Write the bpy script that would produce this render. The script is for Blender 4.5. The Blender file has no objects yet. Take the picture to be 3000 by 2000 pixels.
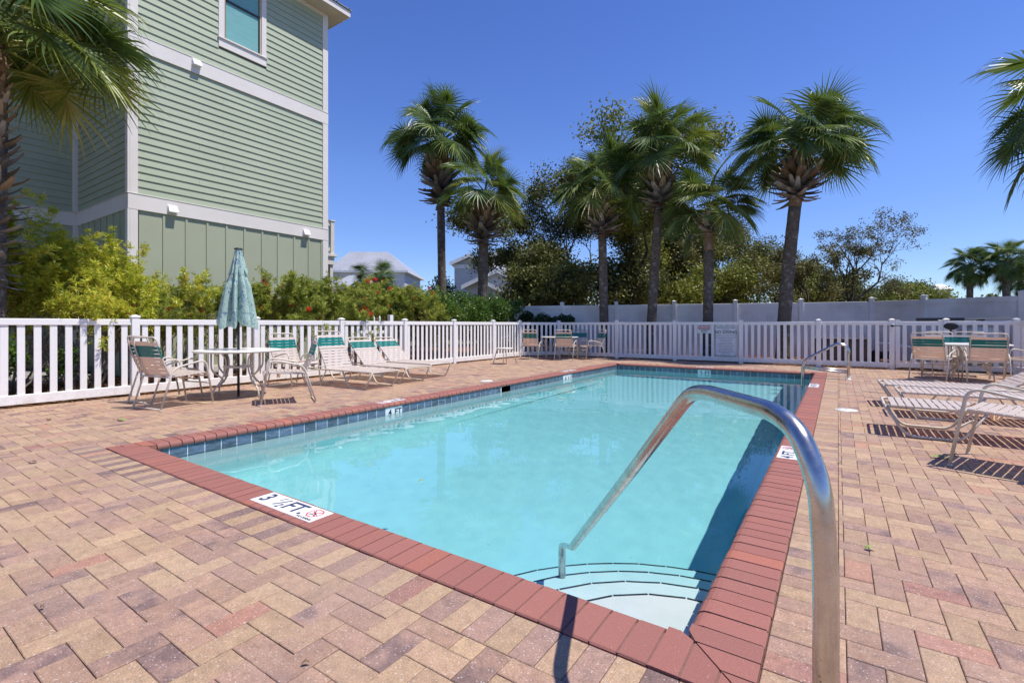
import bpy, math, random
import numpy as np
from mathutils import Vector, Matrix

S = bpy.context.scene
COL = S.collection
R = math.radians
rng = random.Random(7)
nr = np.random.default_rng(11)

# ------------------------------------------------------------------ camera, sky, sun, exposure
cam_data = bpy.data.cameras.new("camera")
cam = bpy.data.objects.new("camera", cam_data)
COL.objects.link(cam)
S.camera = cam
EYE = 1.12
YAW = 34.05
cam.location = (0, 0, EYE)
cam.rotation_euler = (R(90), 0, R(YAW))
cam_data.sensor_width = 36
cam_data.lens = 16.956
cam_data.shift_y = -49 / 3000
cam_data.clip_start = 0.05
cam_data.clip_end = 4000

SUN = Vector((0.415, 0.13, 1.0)).normalized()      # towards the sun
world = bpy.data.worlds.new("World")
S.world = world
world.use_nodes = True
wn = world.node_tree
sky = wn.nodes.new('ShaderNodeTexSky')
sky.sky_type = 'NISHITA'
sky.sun_disc = False
sky.sun_elevation = math.asin(SUN.z)
sky.sun_rotation = math.atan2(SUN.x, SUN.y)
sky.altitude = 0
sky.air_density = 1.0
sky.dust_density = 0.05
sky.ozone_density = 3.0
hsv = wn.nodes.new('ShaderNodeHueSaturation')
hsv.inputs['Hue'].default_value = 0.518
hsv.inputs['Saturation'].default_value = 1.22
hsv.inputs['Value'].default_value = 1.0
wn.links.new(sky.outputs[0], hsv.inputs['Color'])
tint = wn.nodes.new('ShaderNodeMix'); tint.data_type = 'RGBA'; tint.blend_type = 'MULTIPLY'
tint.inputs[0].default_value = 1.0
tint.inputs[7].default_value = (1.0, 1.05, 1.15, 1)
wn.links.new(hsv.outputs[0], tint.inputs[6])
# the sky stays blue right down to the horizon, as on a dry spring day
wtc = wn.nodes.new('ShaderNodeTexCoord'); wsep = wn.nodes.new('ShaderNodeSeparateXYZ'); wr = wn.nodes.new('ShaderNodeValToRGB')
wn.links.new(wtc.outputs['Generated'], wsep.inputs[0]); wn.links.new(wsep.outputs[2], wr.inputs[0])
wr.color_ramp.elements[0].position = 0.0; wr.color_ramp.elements[0].color = (0.60, 0.72, 0.98, 1)
wr.color_ramp.elements[1].position = 0.62; wr.color_ramp.elements[1].color = (1.04, 1.06, 1.13, 1)
e_ = wr.color_ramp.elements.new(0.10); e_.color = (0.76, 0.84, 1.03, 1)
e_ = wr.color_ramp.elements.new(0.28); e_.color = (1.08, 1.09, 1.15, 1)
wn.links.new(wr.outputs[0], tint.inputs[7])
wn.links.new(tint.outputs[2], wn.nodes['Background'].inputs[0])
wn.nodes['Background'].inputs[1].default_value = 0.135

sun_data = bpy.data.lights.new("sun", 'SUN')
sun_data.energy = 5.0
sun_data.angle = R(0.53)
sun_data.color = (1.0, 0.955, 0.89)
sun_data.cycles.is_caustics_light = True          # lets sunlight through the water surface
sun = bpy.data.objects.new("sun", sun_data)
COL.objects.link(sun)
sun.rotation_euler = (-SUN).to_track_quat('-Z', 'Y').to_euler()
sun.location = (20, 8, 50)

S.view_settings.view_transform = 'Standard'
S.view_settings.look = 'None'
S.view_settings.exposure = 0.20
S.view_settings.gamma = 1.0
S.render.engine = 'CYCLES'
S.cycles.max_bounces = 10
S.cycles.transmission_bounces = 8
S.cycles.transparent_max_bounces = 12
S.cycles.use_denoising = True
S.cycles.use_adaptive_sampling = True
S.cycles.adaptive_threshold = 0.02
S.cycles.sample_clamp_indirect = 6.0
S.cycles.caustics_reflective = False

# ------------------------------------------------------------------ helpers
def tag(o, label=None, cat=None, group=None, kind=None):
    if label: o['label'] = label
    if cat: o['category'] = cat
    if group: o['group'] = group
    if kind: o['kind'] = kind
    return o

def thing(name, label, cat, loc=(0, 0, 0), rz=0.0, group=None):
    o = bpy.data.objects.new(name, None)
    COL.objects.link(o)
    o.empty_display_size = 0.2
    o.location = loc
    o.rotation_euler = (0, 0, rz)
    return tag(o, label, cat, group)

def link(name, me, parent=None, loc=None, rot=None, scale=None):
    o = bpy.data.objects.new(name, me)
    COL.objects.link(o)
    if parent is not None: o.parent = parent
    if loc is not None: o.location = loc
    if rot is not None: o.rotation_euler = rot
    if scale is not None: o.scale = scale if hasattr(scale, '__len__') else (scale,) * 3
    return o

def kids(root):
    return [o for o in COL.objects if o.parent is root]

def dup(root, loc, rz, label, group=None, allobjs=None):
    pool = allobjs if allobjs is not None else list(COL.objects)
    def rec(o, parent):
        c = o.copy()
        COL.objects.link(c)
        c.parent = parent
        for ch in pool:
            if ch.parent is o: rec(ch, c)
        return c
    c = rec(root, None)
    c.location = loc
    c.rotation_euler = (0, 0, rz)
    c['label'] = label
    if group: c['group'] = group
    return c

class MB:
    """collects geometry for one mesh"""
    def __init__(s):
        s.v = []; s.f = []; s.sm = []; s.mi = []; s.m = 0
    def add(s, vs, fs, smooth=False):
        n = len(s.v)
        s.v.extend([tuple(p) for p in vs])
        for f in fs:
            s.f.append(tuple(n + i for i in f)); s.sm.append(smooth); s.mi.append(s.m)
        return s
    def box(s, x0, y0, z0, x1, y1, z1):
        vs = [(x, y, z) for x in (x0, x1) for y in (y0, y1) for z in (z0, z1)]
        return s.add(vs, [(0, 1, 3, 2), (4, 6, 7, 5), (0, 4, 5, 1), (2, 3, 7, 6), (0, 2, 6, 4), (1, 5, 7, 3)])
    def bbox(s, x0, y0, z0, x1, y1, z1, b=0.004):
        """box with chamfered edges"""
        if x1 < x0: x0, x1 = x1, x0
        if y1 < y0: y0, y1 = y1, y0
        if z1 < z0: z0, z1 = z1, z0
        b = min(b, (x1 - x0) * .45, (y1 - y0) * .45, (z1 - z0) * .45)
        vs = []
        for z, i in ((z0, b), (z0 + b, 0), (z1 - b, 0), (z1, b)):
            xa, xb, ya, yb = x0 + i, x1 - i, y0 + i, y1 - i
            c = b if i == 0 else b * .6
            vs += [(xa + c, ya, z), (xb - c, ya, z), (xb, ya + c, z), (xb, yb - c, z),
                   (xb - c, yb, z), (xa + c, yb, z), (xa, yb - c, z), (xa, ya + c, z)]
        fs = [tuple(range(7, -1, -1)), tuple(24 + k for k in range(8))]
        for l in range(3):
            for k in range(8):
                fs.append((l * 8 + k, l * 8 + (k + 1) % 8, l * 8 + 8 + (k + 1) % 8, l * 8 + 8 + k))
        return s.add(vs, fs)
    def prism(s, poly, z0, z1, smooth=False):
        n = len(poly)
        vs = [(x, y, z0) for x, y in poly] + [(x, y, z1) for x, y in poly]
        fs = [tuple(range(n - 1, -1, -1)), tuple(range(n, 2 * n))]
        fs += [(k, (k + 1) % n, n + (k + 1) % n, n + k) for k in range(n)]
        return s.add(vs, fs, smooth)
    def tube(s, pts, r, n=8, caps=True, closed=False, smooth=True):
        pts = [Vector(p) for p in pts]
        m = len(pts)
        rs = r if hasattr(r, '__len__') else [r] * m
        up = None; vs = []
        for i, p in enumerate(pts):
            if closed: t = pts[(i + 1) % m] - pts[i - 1]
            elif i == 0: t = pts[1] - p
            elif i == m - 1: t = p - pts[i - 1]
            else: t = (pts[i + 1] - p).normalized() + (p - pts[i - 1]).normalized()
            t = t.normalized() if t.length > 1e-9 else Vector((0, 0, 1))
            if up is None:
                a = Vector((0, 0, 1)) if abs(t.z) < .9 else Vector((1, 0, 0))
                up = (a - t * a.dot(t)).normalized()
            else:
                up = up - t * up.dot(t)
                up = up.normalized() if up.length > 1e-6 else t.orthogonal().normalized()
            sd = t.cross(up)
            for k in range(n):
                a = 2 * math.pi * k / n
                vs.append(p + (up * math.cos(a) + sd * math.sin(a)) * rs[i])
        fs = []
        for i in range(m if closed else m - 1):
            j = (i + 1) % m
            for k in range(n):
                k2 = (k + 1) % n
                fs.append((i * n + k, i * n + k2, j * n + k2, j * n + k))
        s.add(vs, fs, smooth)
        if caps and not closed:
            b = len(s.v) - m * n
            s.f.append(tuple(b + k for k in range(n - 1, -1, -1))); s.sm.append(False); s.mi.append(s.m)
            s.f.append(tuple(b + (m - 1) * n + k for k in range(n))); s.sm.append(False); s.mi.append(s.m)
        return s
    def lathe(s, prof, n=24, c=(0, 0), smooth=True, cap=True):
        vs = [(c[0] + r * math.cos(2 * math.pi * k / n), c[1] + r * math.sin(2 * math.pi * k / n), z)
              for r, z in prof for k in range(n)]
        fs = [(i * n + k, i * n + (k + 1) % n, (i + 1) * n + (k + 1) % n, (i + 1) * n + k)
              for i in range(len(prof) - 1) for k in range(n)]
        s.add(vs, fs, smooth)
        if cap:
            b = len(s.v) - len(vs)
            s.f.append(tuple(b + k for k in range(n - 1, -1, -1))); s.sm.append(False); s.mi.append(s.m)
            e = b + (len(prof) - 1) * n
            s.f.append(tuple(e + k for k in range(n))); s.sm.append(False); s.mi.append(s.m)
        return s
    def mesh(s, name, *mats):
        me = bpy.data.meshes.new(name)
        me.from_pydata(s.v, [], s.f)
        for m in mats: me.materials.append(m)
        me.polygons.foreach_set('use_smooth', s.sm)
        if len(mats) > 1: me.polygons.foreach_set('material_index', s.mi)
        me.update()
        return me
    def obj(s, name, mat, parent=None, **k):
        return link(name, s.mesh(name, *(mat if isinstance(mat, (list, tuple)) else (mat,))), parent, **k)

def np_mesh(name, verts, nper, mat, smooth=False):
    """verts (N, nper, 3) -> N separate polygons"""
    N = len(verts)
    me = bpy.data.meshes.new(name)
    me.vertices.add(N * nper)
    me.vertices.foreach_set('co', np.ascontiguousarray(verts, dtype=np.float32).ravel())
    me.loops.add(N * nper)
    me.loops.foreach_set('vertex_index', np.arange(N * nper, dtype=np.int32))
    me.polygons.add(N)
    me.polygons.foreach_set('loop_start', np.arange(0, N * nper, nper, dtype=np.int32))
    me.polygons.foreach_set('loop_total', np.full(N, nper, dtype=np.int32))
    if smooth: me.polygons.foreach_set('use_smooth', np.ones(N, dtype=bool))
    for m in (mat if isinstance(mat, (list, tuple)) else (mat,)): me.materials.append(m)
    me.update(calc_edges=True)
    return me

def fillet(pts, r, n=4):
    pts = [Vector(p) for p in pts]
    out = [pts[0]]
    for i in range(1, len(pts) - 1):
        a, b, c = pts[i - 1], pts[i], pts[i + 1]
        rr = r[i] if hasattr(r, '__len__') else r
        t = min(rr, (a - b).length * .48, (c - b).length * .48)
        p0 = b + (a - b).normalized() * t
        p1 = b + (c - b).normalized() * t
        for k in range(n + 1):
            u = k / n
            out.append(p0 * (1 - u) ** 2 + b * 2 * u * (1 - u) + p1 * u * u)
    out.append(pts[-1])
    return out

def text_mesh(body, size, mat, bold=0.0, align='CENTER', shear=0.0, ext=0.0006, spacing=1.0, line=1.0):
    cu = bpy.data.curves.new('lettering', 'FONT')
    cu.body = body; cu.size = size; cu.align_x = align; cu.align_y = 'CENTER'
    cu.offset = bold * size; cu.extrude = ext; cu.shear = shear; cu.resolution_u = 3
    cu.space_character = spacing; cu.space_line = line
    t = bpy.data.objects.new('tmp', cu)
    me = bpy.data.meshes.new_from_object(t)
    me.materials.clear(); me.materials.append(mat)
    bpy.data.objects.remove(t); bpy.data.curves.remove(cu)
    return me
# ------------------------------------------------------------------ materials
class N:
    """small node-tree helper"""
    def __init__(s, name):
        s.m = bpy.data.materials.new(name); s.m.use_nodes = True
        s.t = s.m.node_tree; s.b = s.t.nodes['Principled BSDF']; s.out = s.t.nodes['Material Output']
    def n(s, typ, **k):
        x = s.t.nodes.new(typ)
        for a, v in k.items():
            setattr(x, a, v)
        return x
    def l(s, a, b): s.t.links.new(a, b)
    def coord(s, kind='Object', scale=(1, 1, 1)):
        tc = s.n('ShaderNodeTexCoord'); mp = s.n('ShaderNodeMapping')
        mp.inputs['Scale'].default_value = scale
        s.l(tc.outputs[kind], mp.inputs[0]); return mp.outputs[0]
    def geo(s, scale=(1, 1, 1)):
        g = s.n('ShaderNodeNewGeometry'); mp = s.n('ShaderNodeMapping')
        mp.inputs['Scale'].default_value = scale
        s.l(g.outputs['Position'], mp.inputs[0]); return mp.outputs[0]
    def noise(s, vec, scale, detail=3, rough=.55):
        x = s.n('ShaderNodeTexNoise'); x.inputs['Scale'].default_value = scale
        x.inputs['Detail'].default_value = detail; x.inputs['Roughness'].default_value = rough
        if vec is not None: s.l(vec, x.inputs['Vector'])
        return x.outputs['Fac']
    def ramp(s, fac, stops, mode='LINEAR'):
        x = s.n('ShaderNodeValToRGB'); cr = x.color_ramp; cr.interpolation = mode
        while len(cr.elements) < len(stops): cr.elements.new(.5)
        for e, (p, c) in zip(cr.elements, stops):
            e.position = p; e.color = (*c, 1) if len(c) == 3 else c
        s.l(fac, x.inputs[0]); return x.outputs[0]
    def mix(s, fac, a, b, typ='MIX'):
        x = s.n('ShaderNodeMix', data_type='RGBA', blend_type=typ)
        for sock, v in ((x.inputs[0], fac), (x.inputs[6], a), (x.inputs[7], b)):
            if isinstance(v, (int, float)): sock.default_value = v
            elif isinstance(v, tuple): sock.default_value = (*v, 1)
            else: s.l(v, sock)
        return x.outputs[2]
    def math(s, op, a, b=None, c=None, clamp=False):
        x = s.n('ShaderNodeMath', operation=op, use_clamp=clamp)
        for i, v in enumerate((a, b, c)):
            if v is None: continue
            if isinstance(v, (int, float)): x.inputs[i].default_value = v
            else: s.l(v, x.inputs[i])
        return x.outputs[0]
    def bump(s, h, strength=.3, dist=.01):
        x = s.n('ShaderNodeBump'); x.inputs['Strength'].default_value = strength
        x.inputs['Distance'].default_value = dist
        s.l(h, x.inputs['Height']); s.l(x.outputs[0], s.b.inputs['Normal']); return x.outputs[0]
    def set(s, col=None, rough=None, metal=None, spec=None):
        if col is not None:
            if isinstance(col, tuple): s.b.inputs['Base Color'].default_value = (*col, 1)
            else: s.l(col, s.b.inputs['Base Color'])
        if rough is not None:
            if isinstance(rough, (int, float)): s.b.inputs['Roughness'].default_value = rough
            else: s.l(rough, s.b.inputs['Roughness'])
        if metal is not None: s.b.inputs['Metallic'].default_value = metal
        if spec is not None: s.b.inputs['Specular IOR Level'].default_value = spec
        return s
    def rand(s):
        return s.n('ShaderNodeObjectInfo').outputs['Random']
    def island(s):
        return s.n('ShaderNodeNewGeometry').outputs['Random Per Island']
    def translucent(s, col, amount):
        tr = s.n('ShaderNodeBsdfTranslucent'); mx = s.n('ShaderNodeMixShader')
        if isinstance(col, tuple): tr.inputs[0].default_value = (*col, 1)
        else: s.l(col, tr.inputs[0])
        mx.inputs[0].default_value = amount
        s.l(s.b.outputs[0], mx.inputs[1]); s.l(tr.outputs[0], mx.inputs[2])
        s.l(mx.outputs[0], s.out.inputs['Surface'])

def speckled(name, a, b, scale=30, rough=.6, bump=0.0, big=None, space='Object', spec=None):
    k = N(name); v = k.coord(space) if space != 'World' else k.geo()
    f = k.noise(v, scale, 4)
    c = k.ramp(f, [(.32, a), (.68, b)])
    if big:
        c = k.mix(k.ramp(k.noise(v, big[0], 3), [(.45, (0, 0, 0)), (.62, (1, 1, 1))]), c, big[1])
    k.set(c, rough, spec=spec)
    if bump: k.bump(f, bump, .004)
    return k.m

def paver_mat(name, island, forced=None):
    k = N(name)
    g = k.geo()
    rnd = k.island() if island else k.rand()
    # each brick is a blend of a pale tan and a plum brown, poured unevenly
    wob = k.n('ShaderNodeCombineXYZ'); k.l(k.math('MULTIPLY', rnd, 37.0), wob.inputs[2])
    add = k.n('ShaderNodeVectorMath', operation='ADD'); k.l(g, add.inputs[0]); k.l(wob.outputs[0], add.inputs[1])
    n1 = k.noise(add.outputs[0], 5.5, 3, .6)
    area = k.noise(g, .8, 3)
    s = k.math('ADD', k.math('MULTIPLY', rnd, .92), k.math('MULTIPLY_ADD', n1, 1.1, -.55))
    s = k.math('ADD', s, k.math('MULTIPLY_ADD', area, .9, -.45))
    if forced is not None:
        s = k.math('ADD', k.math('MULTIPLY', s, .22), forced)
    base = k.ramp(s, [(.0, (.415, .282, .172)), (.25, (.388, .256, .162)), (.50, (.364, .231, .156)), (.70, (.340, .210, .150)),
                      (.85, (.318, .198, .152)), (.95, (.240, .153, .128)), (1.0, (.190, .122, .108))])
    # a few brick-red ones
    red = k.math('GREATER_THAN', k.math('FRACT', k.math('MULTIPLY', rnd, 17.3)), .955)
    base = k.mix(k.math('MULTIPLY', red, .45), base, (.36, .145, .105))
    bri = k.math('MULTIPLY_ADD', k.math('FRACT', k.math('MULTIPLY', rnd, 5.77)), .22, .89)
    hs = k.n('ShaderNodeHueSaturation'); k.l(base, hs.inputs['Color']); k.l(bri, hs.inputs['Value'])
    base = hs.outputs[0]
    # fine sand grain and pale aggregate specks
    fine = k.noise(g, 150, 5, .75)
    base = k.mix(.9, base, k.ramp(fine, [(.30, (.50, .47, .45)), (.5, (1, 1, 1)), (.70, (1.38, 1.36, 1.34))]), 'MULTIPLY')
    base = k.mix(.8, base, k.ramp(k.noise(g, 22, 4, .6), [(.32, (.78, .77, .77)), (.5, (1, 1, 1)), (.68, (1.14, 1.12, 1.10))]), 'MULTIPLY')
    vo = k.n('ShaderNodeTexVoronoi'); vo.inputs['Scale'].default_value = 85; k.l(g, vo.inputs['Vector'])
    speck = k.math('LESS_THAN', vo.outputs['Distance'], .24)
    sel = k.math('GREATER_THAN', k.noise(g, 60, 1), .52)
    base = k.mix(k.math('MULTIPLY', k.math('MULTIPLY', speck, sel), .55), base, (.62, .56, .52))
    vo2 = k.n('ShaderNodeTexVoronoi'); vo2.inputs['Scale'].default_value = 42; k.l(g, vo2.inputs['Vector'])
    dk = k.math('MULTIPLY', k.math('LESS_THAN', vo2.outputs['Distance'], .12), k.math('GREATER_THAN', k.noise(g, 23, 1), .55))
    base = k.mix(k.math('MULTIPLY', dk, .5), base, (.14, .10, .09))
    # weathering
    base = k.mix(k.ramp(k.noise(g, 1.3, 4), [(.45, (0, 0, 0)), (.8, (.35, .35, .35))]), base, (.36, .27, .22))
    k.set(base, k.math('MULTIPLY_ADD', fine, .2, .68), spec=.35)
    h = k.math('ADD', fine, k.math('MULTIPLY', k.noise(g, 38, 4), 1.6))
    k.bump(h, .85, .0022)
    return k.m

M = {}
M['paver'] = paver_mat('paver', False)
M['paver_field'] = paver_mat('paver_field', True)
M['paver_tan'] = paver_mat('paver_tan', True, .05)
M['paver_plum'] = paver_mat('paver_plum', True, .82)
M['paver_tan1'] = paver_mat('paver_tan_single', False, .05)
M['paver_plum1'] = paver_mat('paver_plum_single', False, .82)

def coping_mat():
    k = N('coping'); g = k.geo(); rnd = k.rand()
    c = k.ramp(rnd, [(0, (.285, .112, .090)), (.45, (.315, .125, .097)), (.8, (.270, .110, .088)), (1, (.38, .135, .09))])
    fine = k.noise(g, 160, 5, .75)
    c = k.mix(.6, c, k.ramp(fine, [(.25, (.6, .6, .6)), (.5, (1, 1, 1)), (.8, (1.5, 1.6, 1.6))]), 'MULTIPLY')
    c = k.mix(k.ramp(k.noise(g, 2.2, 3), [(.4, (0, 0, 0)), (.8, (.35, .35, .35))]), c, (.27, .125, .105))
    vo = k.n('ShaderNodeTexVoronoi'); vo.inputs['Scale'].default_value = 60; k.l(g, vo.inputs['Vector'])
    sp = k.math('MULTIPLY', k.math('LESS_THAN', vo.outputs['Distance'], .11), k.math('GREATER_THAN', k.noise(g, 31, 1), .57))
    c = k.mix(k.math('MULTIPLY', sp, .5), c, (.6, .48, .44))
    k.set(c, .72, spec=.3); k.bump(k.math('ADD', fine, k.noise(g, 90, 3)), .5, .0015)
    return k.m
M['coping'] = coping_mat()
M['mortar'] = speckled('mortar', (.17, .082, .066), (.22, .11, .088), 60, .85, .4, space='World')
M['joint_sand'] = speckled('joint_sand', (.10, .065, .045), (.17, .11, .08), 40, .95, .4, space='World')

def tile_mat():
    k = N('waterline_tile'); g = k.geo((1, 1, 5)); rnd = k.rand()
    n = k.noise(g, 9, 5, .7)
    s = k.math('ADD', n, k.math('MULTIPLY_ADD', rnd, .16, -.08))
    c = k.ramp(s, [(.28, (.045, .06, .075)), (.46, (.09, .12, .15)), (.60, (.13, .18, .26)), (.8, (.22, .26, .30))])
    k.set(c, .28, spec=.5); k.bump(n, .3, .002); return k.m
M['tile'] = tile_mat()
M['grout'] = speckled('grout', (.5, .49, .46), (.6, .58, .55), 50, .9, space='World')

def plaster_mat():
    # pool plaster: white near the top, the water's light absorption painted in as aqua
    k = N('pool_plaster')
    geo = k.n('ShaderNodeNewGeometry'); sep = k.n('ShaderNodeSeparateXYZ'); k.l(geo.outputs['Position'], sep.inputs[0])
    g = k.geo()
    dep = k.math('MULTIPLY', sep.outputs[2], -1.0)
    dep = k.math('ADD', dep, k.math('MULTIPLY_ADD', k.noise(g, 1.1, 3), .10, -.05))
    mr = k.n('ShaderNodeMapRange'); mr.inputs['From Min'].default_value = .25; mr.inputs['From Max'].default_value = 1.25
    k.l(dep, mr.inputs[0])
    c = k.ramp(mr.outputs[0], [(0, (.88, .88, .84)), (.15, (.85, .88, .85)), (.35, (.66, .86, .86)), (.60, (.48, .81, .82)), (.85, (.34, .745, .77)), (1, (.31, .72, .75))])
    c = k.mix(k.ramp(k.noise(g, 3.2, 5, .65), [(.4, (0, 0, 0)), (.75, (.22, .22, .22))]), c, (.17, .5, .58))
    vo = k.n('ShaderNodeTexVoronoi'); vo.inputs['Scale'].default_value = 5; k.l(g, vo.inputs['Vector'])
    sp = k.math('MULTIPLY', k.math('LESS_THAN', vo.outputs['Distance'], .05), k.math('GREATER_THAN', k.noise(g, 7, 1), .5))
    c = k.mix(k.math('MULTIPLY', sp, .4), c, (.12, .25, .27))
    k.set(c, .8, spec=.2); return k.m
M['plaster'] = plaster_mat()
M['black_tile'] = speckled('black_tile', (.015, .02, .03), (.03, .04, .06), 40, .3)

def water_mat():
    k = N('pool_water')
    gb = k.n('ShaderNodeBsdfGlass'); gb.inputs['IOR'].default_value = 1.33; gb.inputs['Roughness'].default_value = 0
    gb.inputs['Color'].default_value = (.95, 1, .995, 1)
    k.l(gb.outputs[0], k.out.inputs['Surface']); return k.m
M['water'] = water_mat()

def steel_mat():
    k = N('stainless_steel'); v = k.coord('Object')
    n = k.noise(v, 14, 4, .6)
    k.set(k.ramp(n, [(.3, (.44, .42, .39)), (.6, (.57, .555, .53))]), k.ramp(k.noise(v, 40, 3), [(.3, (.20, .20, .20)), (.75, (.33, .33, .33))]), 1.0)
    vo = k.n('ShaderNodeTexVoronoi'); vo.inputs['Scale'].default_value = 55; k.l(v, vo.inputs['Vector'])
    sp = k.math('MULTIPLY', k.math('LESS_THAN', vo.outputs['Distance'], .12), k.math('GREATER_THAN', k.noise(v, 12, 1), .58))
    base = k.b.inputs['Base Color'].links[0].from_socket
    k.set(k.mix(k.math('MULTIPLY', sp, .7), base, (.18, .09, .04)))
    k.bump(k.noise(v, 90, 2), .04, .001); return k.m
M['steel'] = steel_mat()
M['vinyl_plain'] = speckled('white_vinyl', (.84, .82, .79), (.87, .85, .82), 3, .38, big=(1.6, (.80, .775, .73)), space='World')
def vinyl_mat():
    k = N('white_vinyl'); g = k.geo(); rnd = k.rand()
    c = k.mix(k.noise(g, 1.6, 3), (.87, .85, .82), (.81, .785, .745))
    c = k.mix(k.math('MULTIPLY', rnd, .5), c, (.80, .785, .76))
    sp = k.n('ShaderNodeSeparateXYZ'); k.l(g, sp.inputs[0])
    low = k.n('ShaderNodeMapRange'); low.inputs['From Min'].default_value = .26; low.inputs['From Max'].default_value = .02
    k.l(sp.outputs[2], low.inputs[0])
    dirt = k.math('MULTIPLY', low.outputs[0], k.ramp(k.noise(g, 9, 4, .7), [(.40, (0, 0, 0)), (.72, (1, 1, 1))]))
    c = k.mix(k.math('MULTIPLY', dirt, .55), c, (.42, .37, .27))
    k.set(c, .4); return k.m
M['vinyl'] = vinyl_mat()
M['fence_panel'] = speckled('privacy_fence_vinyl', (.80, .77, .72), (.83, .80, .75), 2, .5, big=(.7, (.62, .58, .53)), space='World')

def strap_mat(name, col, trans, amt):
    k = N(name); v = k.geo()
    c = k.mix(k.noise(v, 6, 3), col, tuple(x * .9 for x in col))
    k.set(c, .33, spec=.5); k.translucent(trans, amt); return k.m
M['strap'] = strap_mat('white_vinyl_strap', (.80, .785, .735), (.86, .58, .35), .42)
M['strap_teal'] = strap_mat('teal_vinyl_strap', (.0, .225, .195), (.01, .22, .13), .28)
M['frame'] = speckled('cream_frame_paint', (.60, .535, .44), (.66, .60, .505), 9, .4, big=(3, (.52, .46, .37)))
M['table'] = speckled('cream_table_top', (.70, .68, .60), (.76, .74, .66), 12, .3)
M['rubber'] = speckled('rubber_black', (.02, .02, .02), (.035, .035, .035), 12, .7)
M['dark_metal'] = speckled('dark_bronze_metal', (.035, .03, .03), (.055, .05, .048), 20, .4)
M['skimmer'] = speckled('white_plastic_lid', (.74, .74, .72), (.80, .80, .79), 20, .45)
M['dark_void'] = speckled('dark_recess', (.012, .02, .024), (.02, .03, .035), 20, .8)

def fabric_mat():
    k = N('umbrella_print'); v = k.coord('Object')
    base = k.ramp(k.noise(v, 34, 4, .7), [(.36, (.40, .58, .51)), (.5, (.56, .69, .61)), (.64, (.24, .44, .41))])
    n2 = k.ramp(k.noise(v, 75, 3, .6), [(.60, (0, 0, 0)), (.66, (1, 1, 1))])
    base = k.mix(n2, base, (.10, .27, .27))
    n3 = k.math('MULTIPLY', k.ramp(k.noise(v, 12, 2), [(.56, (0, 0, 0)), (.60, (1, 1, 1))]), k.ramp(k.noise(v, 60, 3), [(.48, (0, 0, 0)), (.56, (1, 1, 1))]))
    base = k.mix(n3, base, (.05, .15, .34))
    k.set(base, .8, spec=.2); k.translucent(base, .28); return k.m
M['fabric'] = fabric_mat()

def siding_mat(name, a, b):
    k = N(name); g = k.geo(); rnd = k.rand()
    c = k.mix(rnd, a, b)
    c = k.mix(k.ramp(k.noise(g, .8, 3), [(.4, (0, 0, 0)), (.75, (.4, .4, .4))]), c, tuple(x * .88 for x in a))
    gr = k.noise(k.geo((3, 3, 60)), 8, 4)
    k.set(c, .6, spec=.3); k.bump(gr, .25, .002); return k.m
M['siding'] = siding_mat('sage_siding', (.375, .42, .30), (.40, .445, .32))
M['board'] = siding_mat('sage_board_panel', (.37, .395, .275), (.385, .41, .29))
M['trim'] = speckled('trim_paint', (.70, .65, .59), (.75, .70, .64), 1.5, .55, .1, space='World')
M['trim_tan'] = speckled('tan_window_frame', (.50, .40, .28), (.56, .46, .33), 6, .5)
M['soffit'] = speckled('soffit_paint', (.60, .55, .46), (.66, .60, .51), 2, .7, space='World')
M['rail_paint'] = speckled('beige_rail_paint', (.60, .55, .46), (.66, .61, .52), 5, .6)
def glass_mat():
    k = N('window_glass'); g = k.geo((1, 1, 30))
    k.set(k.ramp(k.noise(g, 3, 2), [(.35, (.17, .38, .37)), (.65, (.21, .44, .43))]), .35, spec=.2); return k.m
M['glass'] = glass_mat()
def metalroof():
    k = N('metal_roof'); g = k.geo()
    k.set(k.ramp(k.noise(g, .7, 3), [(.3, (.46, .46, .46)), (.7, (.54, .54, .54))]), .38, .4); return k.m
M['roof'] = metalroof()
M['roof_blue'] = speckled('grey_blue_metal', (.20, .23, .27), (.27, .30, .34), 6, .4)
M['house_grey'] = speckled('pale_grey_siding', (.55, .555, .56), (.61, .615, .62), 4, .7, space='World')
M['house_white'] = speckled('white_house_trim', (.72, .72, .71), (.78, .78, .77), 4, .6, space='World')
M['shingle'] = speckled('shingle_grey', (.47, .475, .48), (.54, .545, .55), 7, .8, .4, space='World')

def mulch_mat():
    k = N('mulch'); g = k.geo()
    n = k.noise(k.geo((1, 2.2, 1)), 26, 5, .7)
    c = k.ramp(n, [(.3, (.035, .016, .008)), (.48, (.13, .055, .022)), (.62, (.27, .125, .055)), (.8, (.38, .22, .12))])
    k.set(c, .95, spec=.1); k.bump(n, 1, .03); return k.m
M['mulch'] = mulch_mat()
def ground_mat():
    k = N('ground'); g = k.geo()
    c = k.ramp(k.noise(g, .35, 5), [(.35, (.17, .145, .095)), (.5, (.13, .125, .065)), (.65, (.085, .10, .045))])
    c = k.mix(k.ramp(k.noise(g, 14, 4), [(.4, (0, 0, 0)), (.7, (.5, .5, .5))]), c, (.22, .185, .13))
    k.set(c, .95, spec=.1); k.bump(k.noise(g, 30, 4), .8, .02); return k.m
M['ground'] = ground_mat()
M['concrete'] = speckled('concrete', (.26, .255, .245), (.34, .33, .315), 12, .85, .3, big=(1.5, (.22, .21, .20)), space='World')
M['straw'] = None

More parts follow.
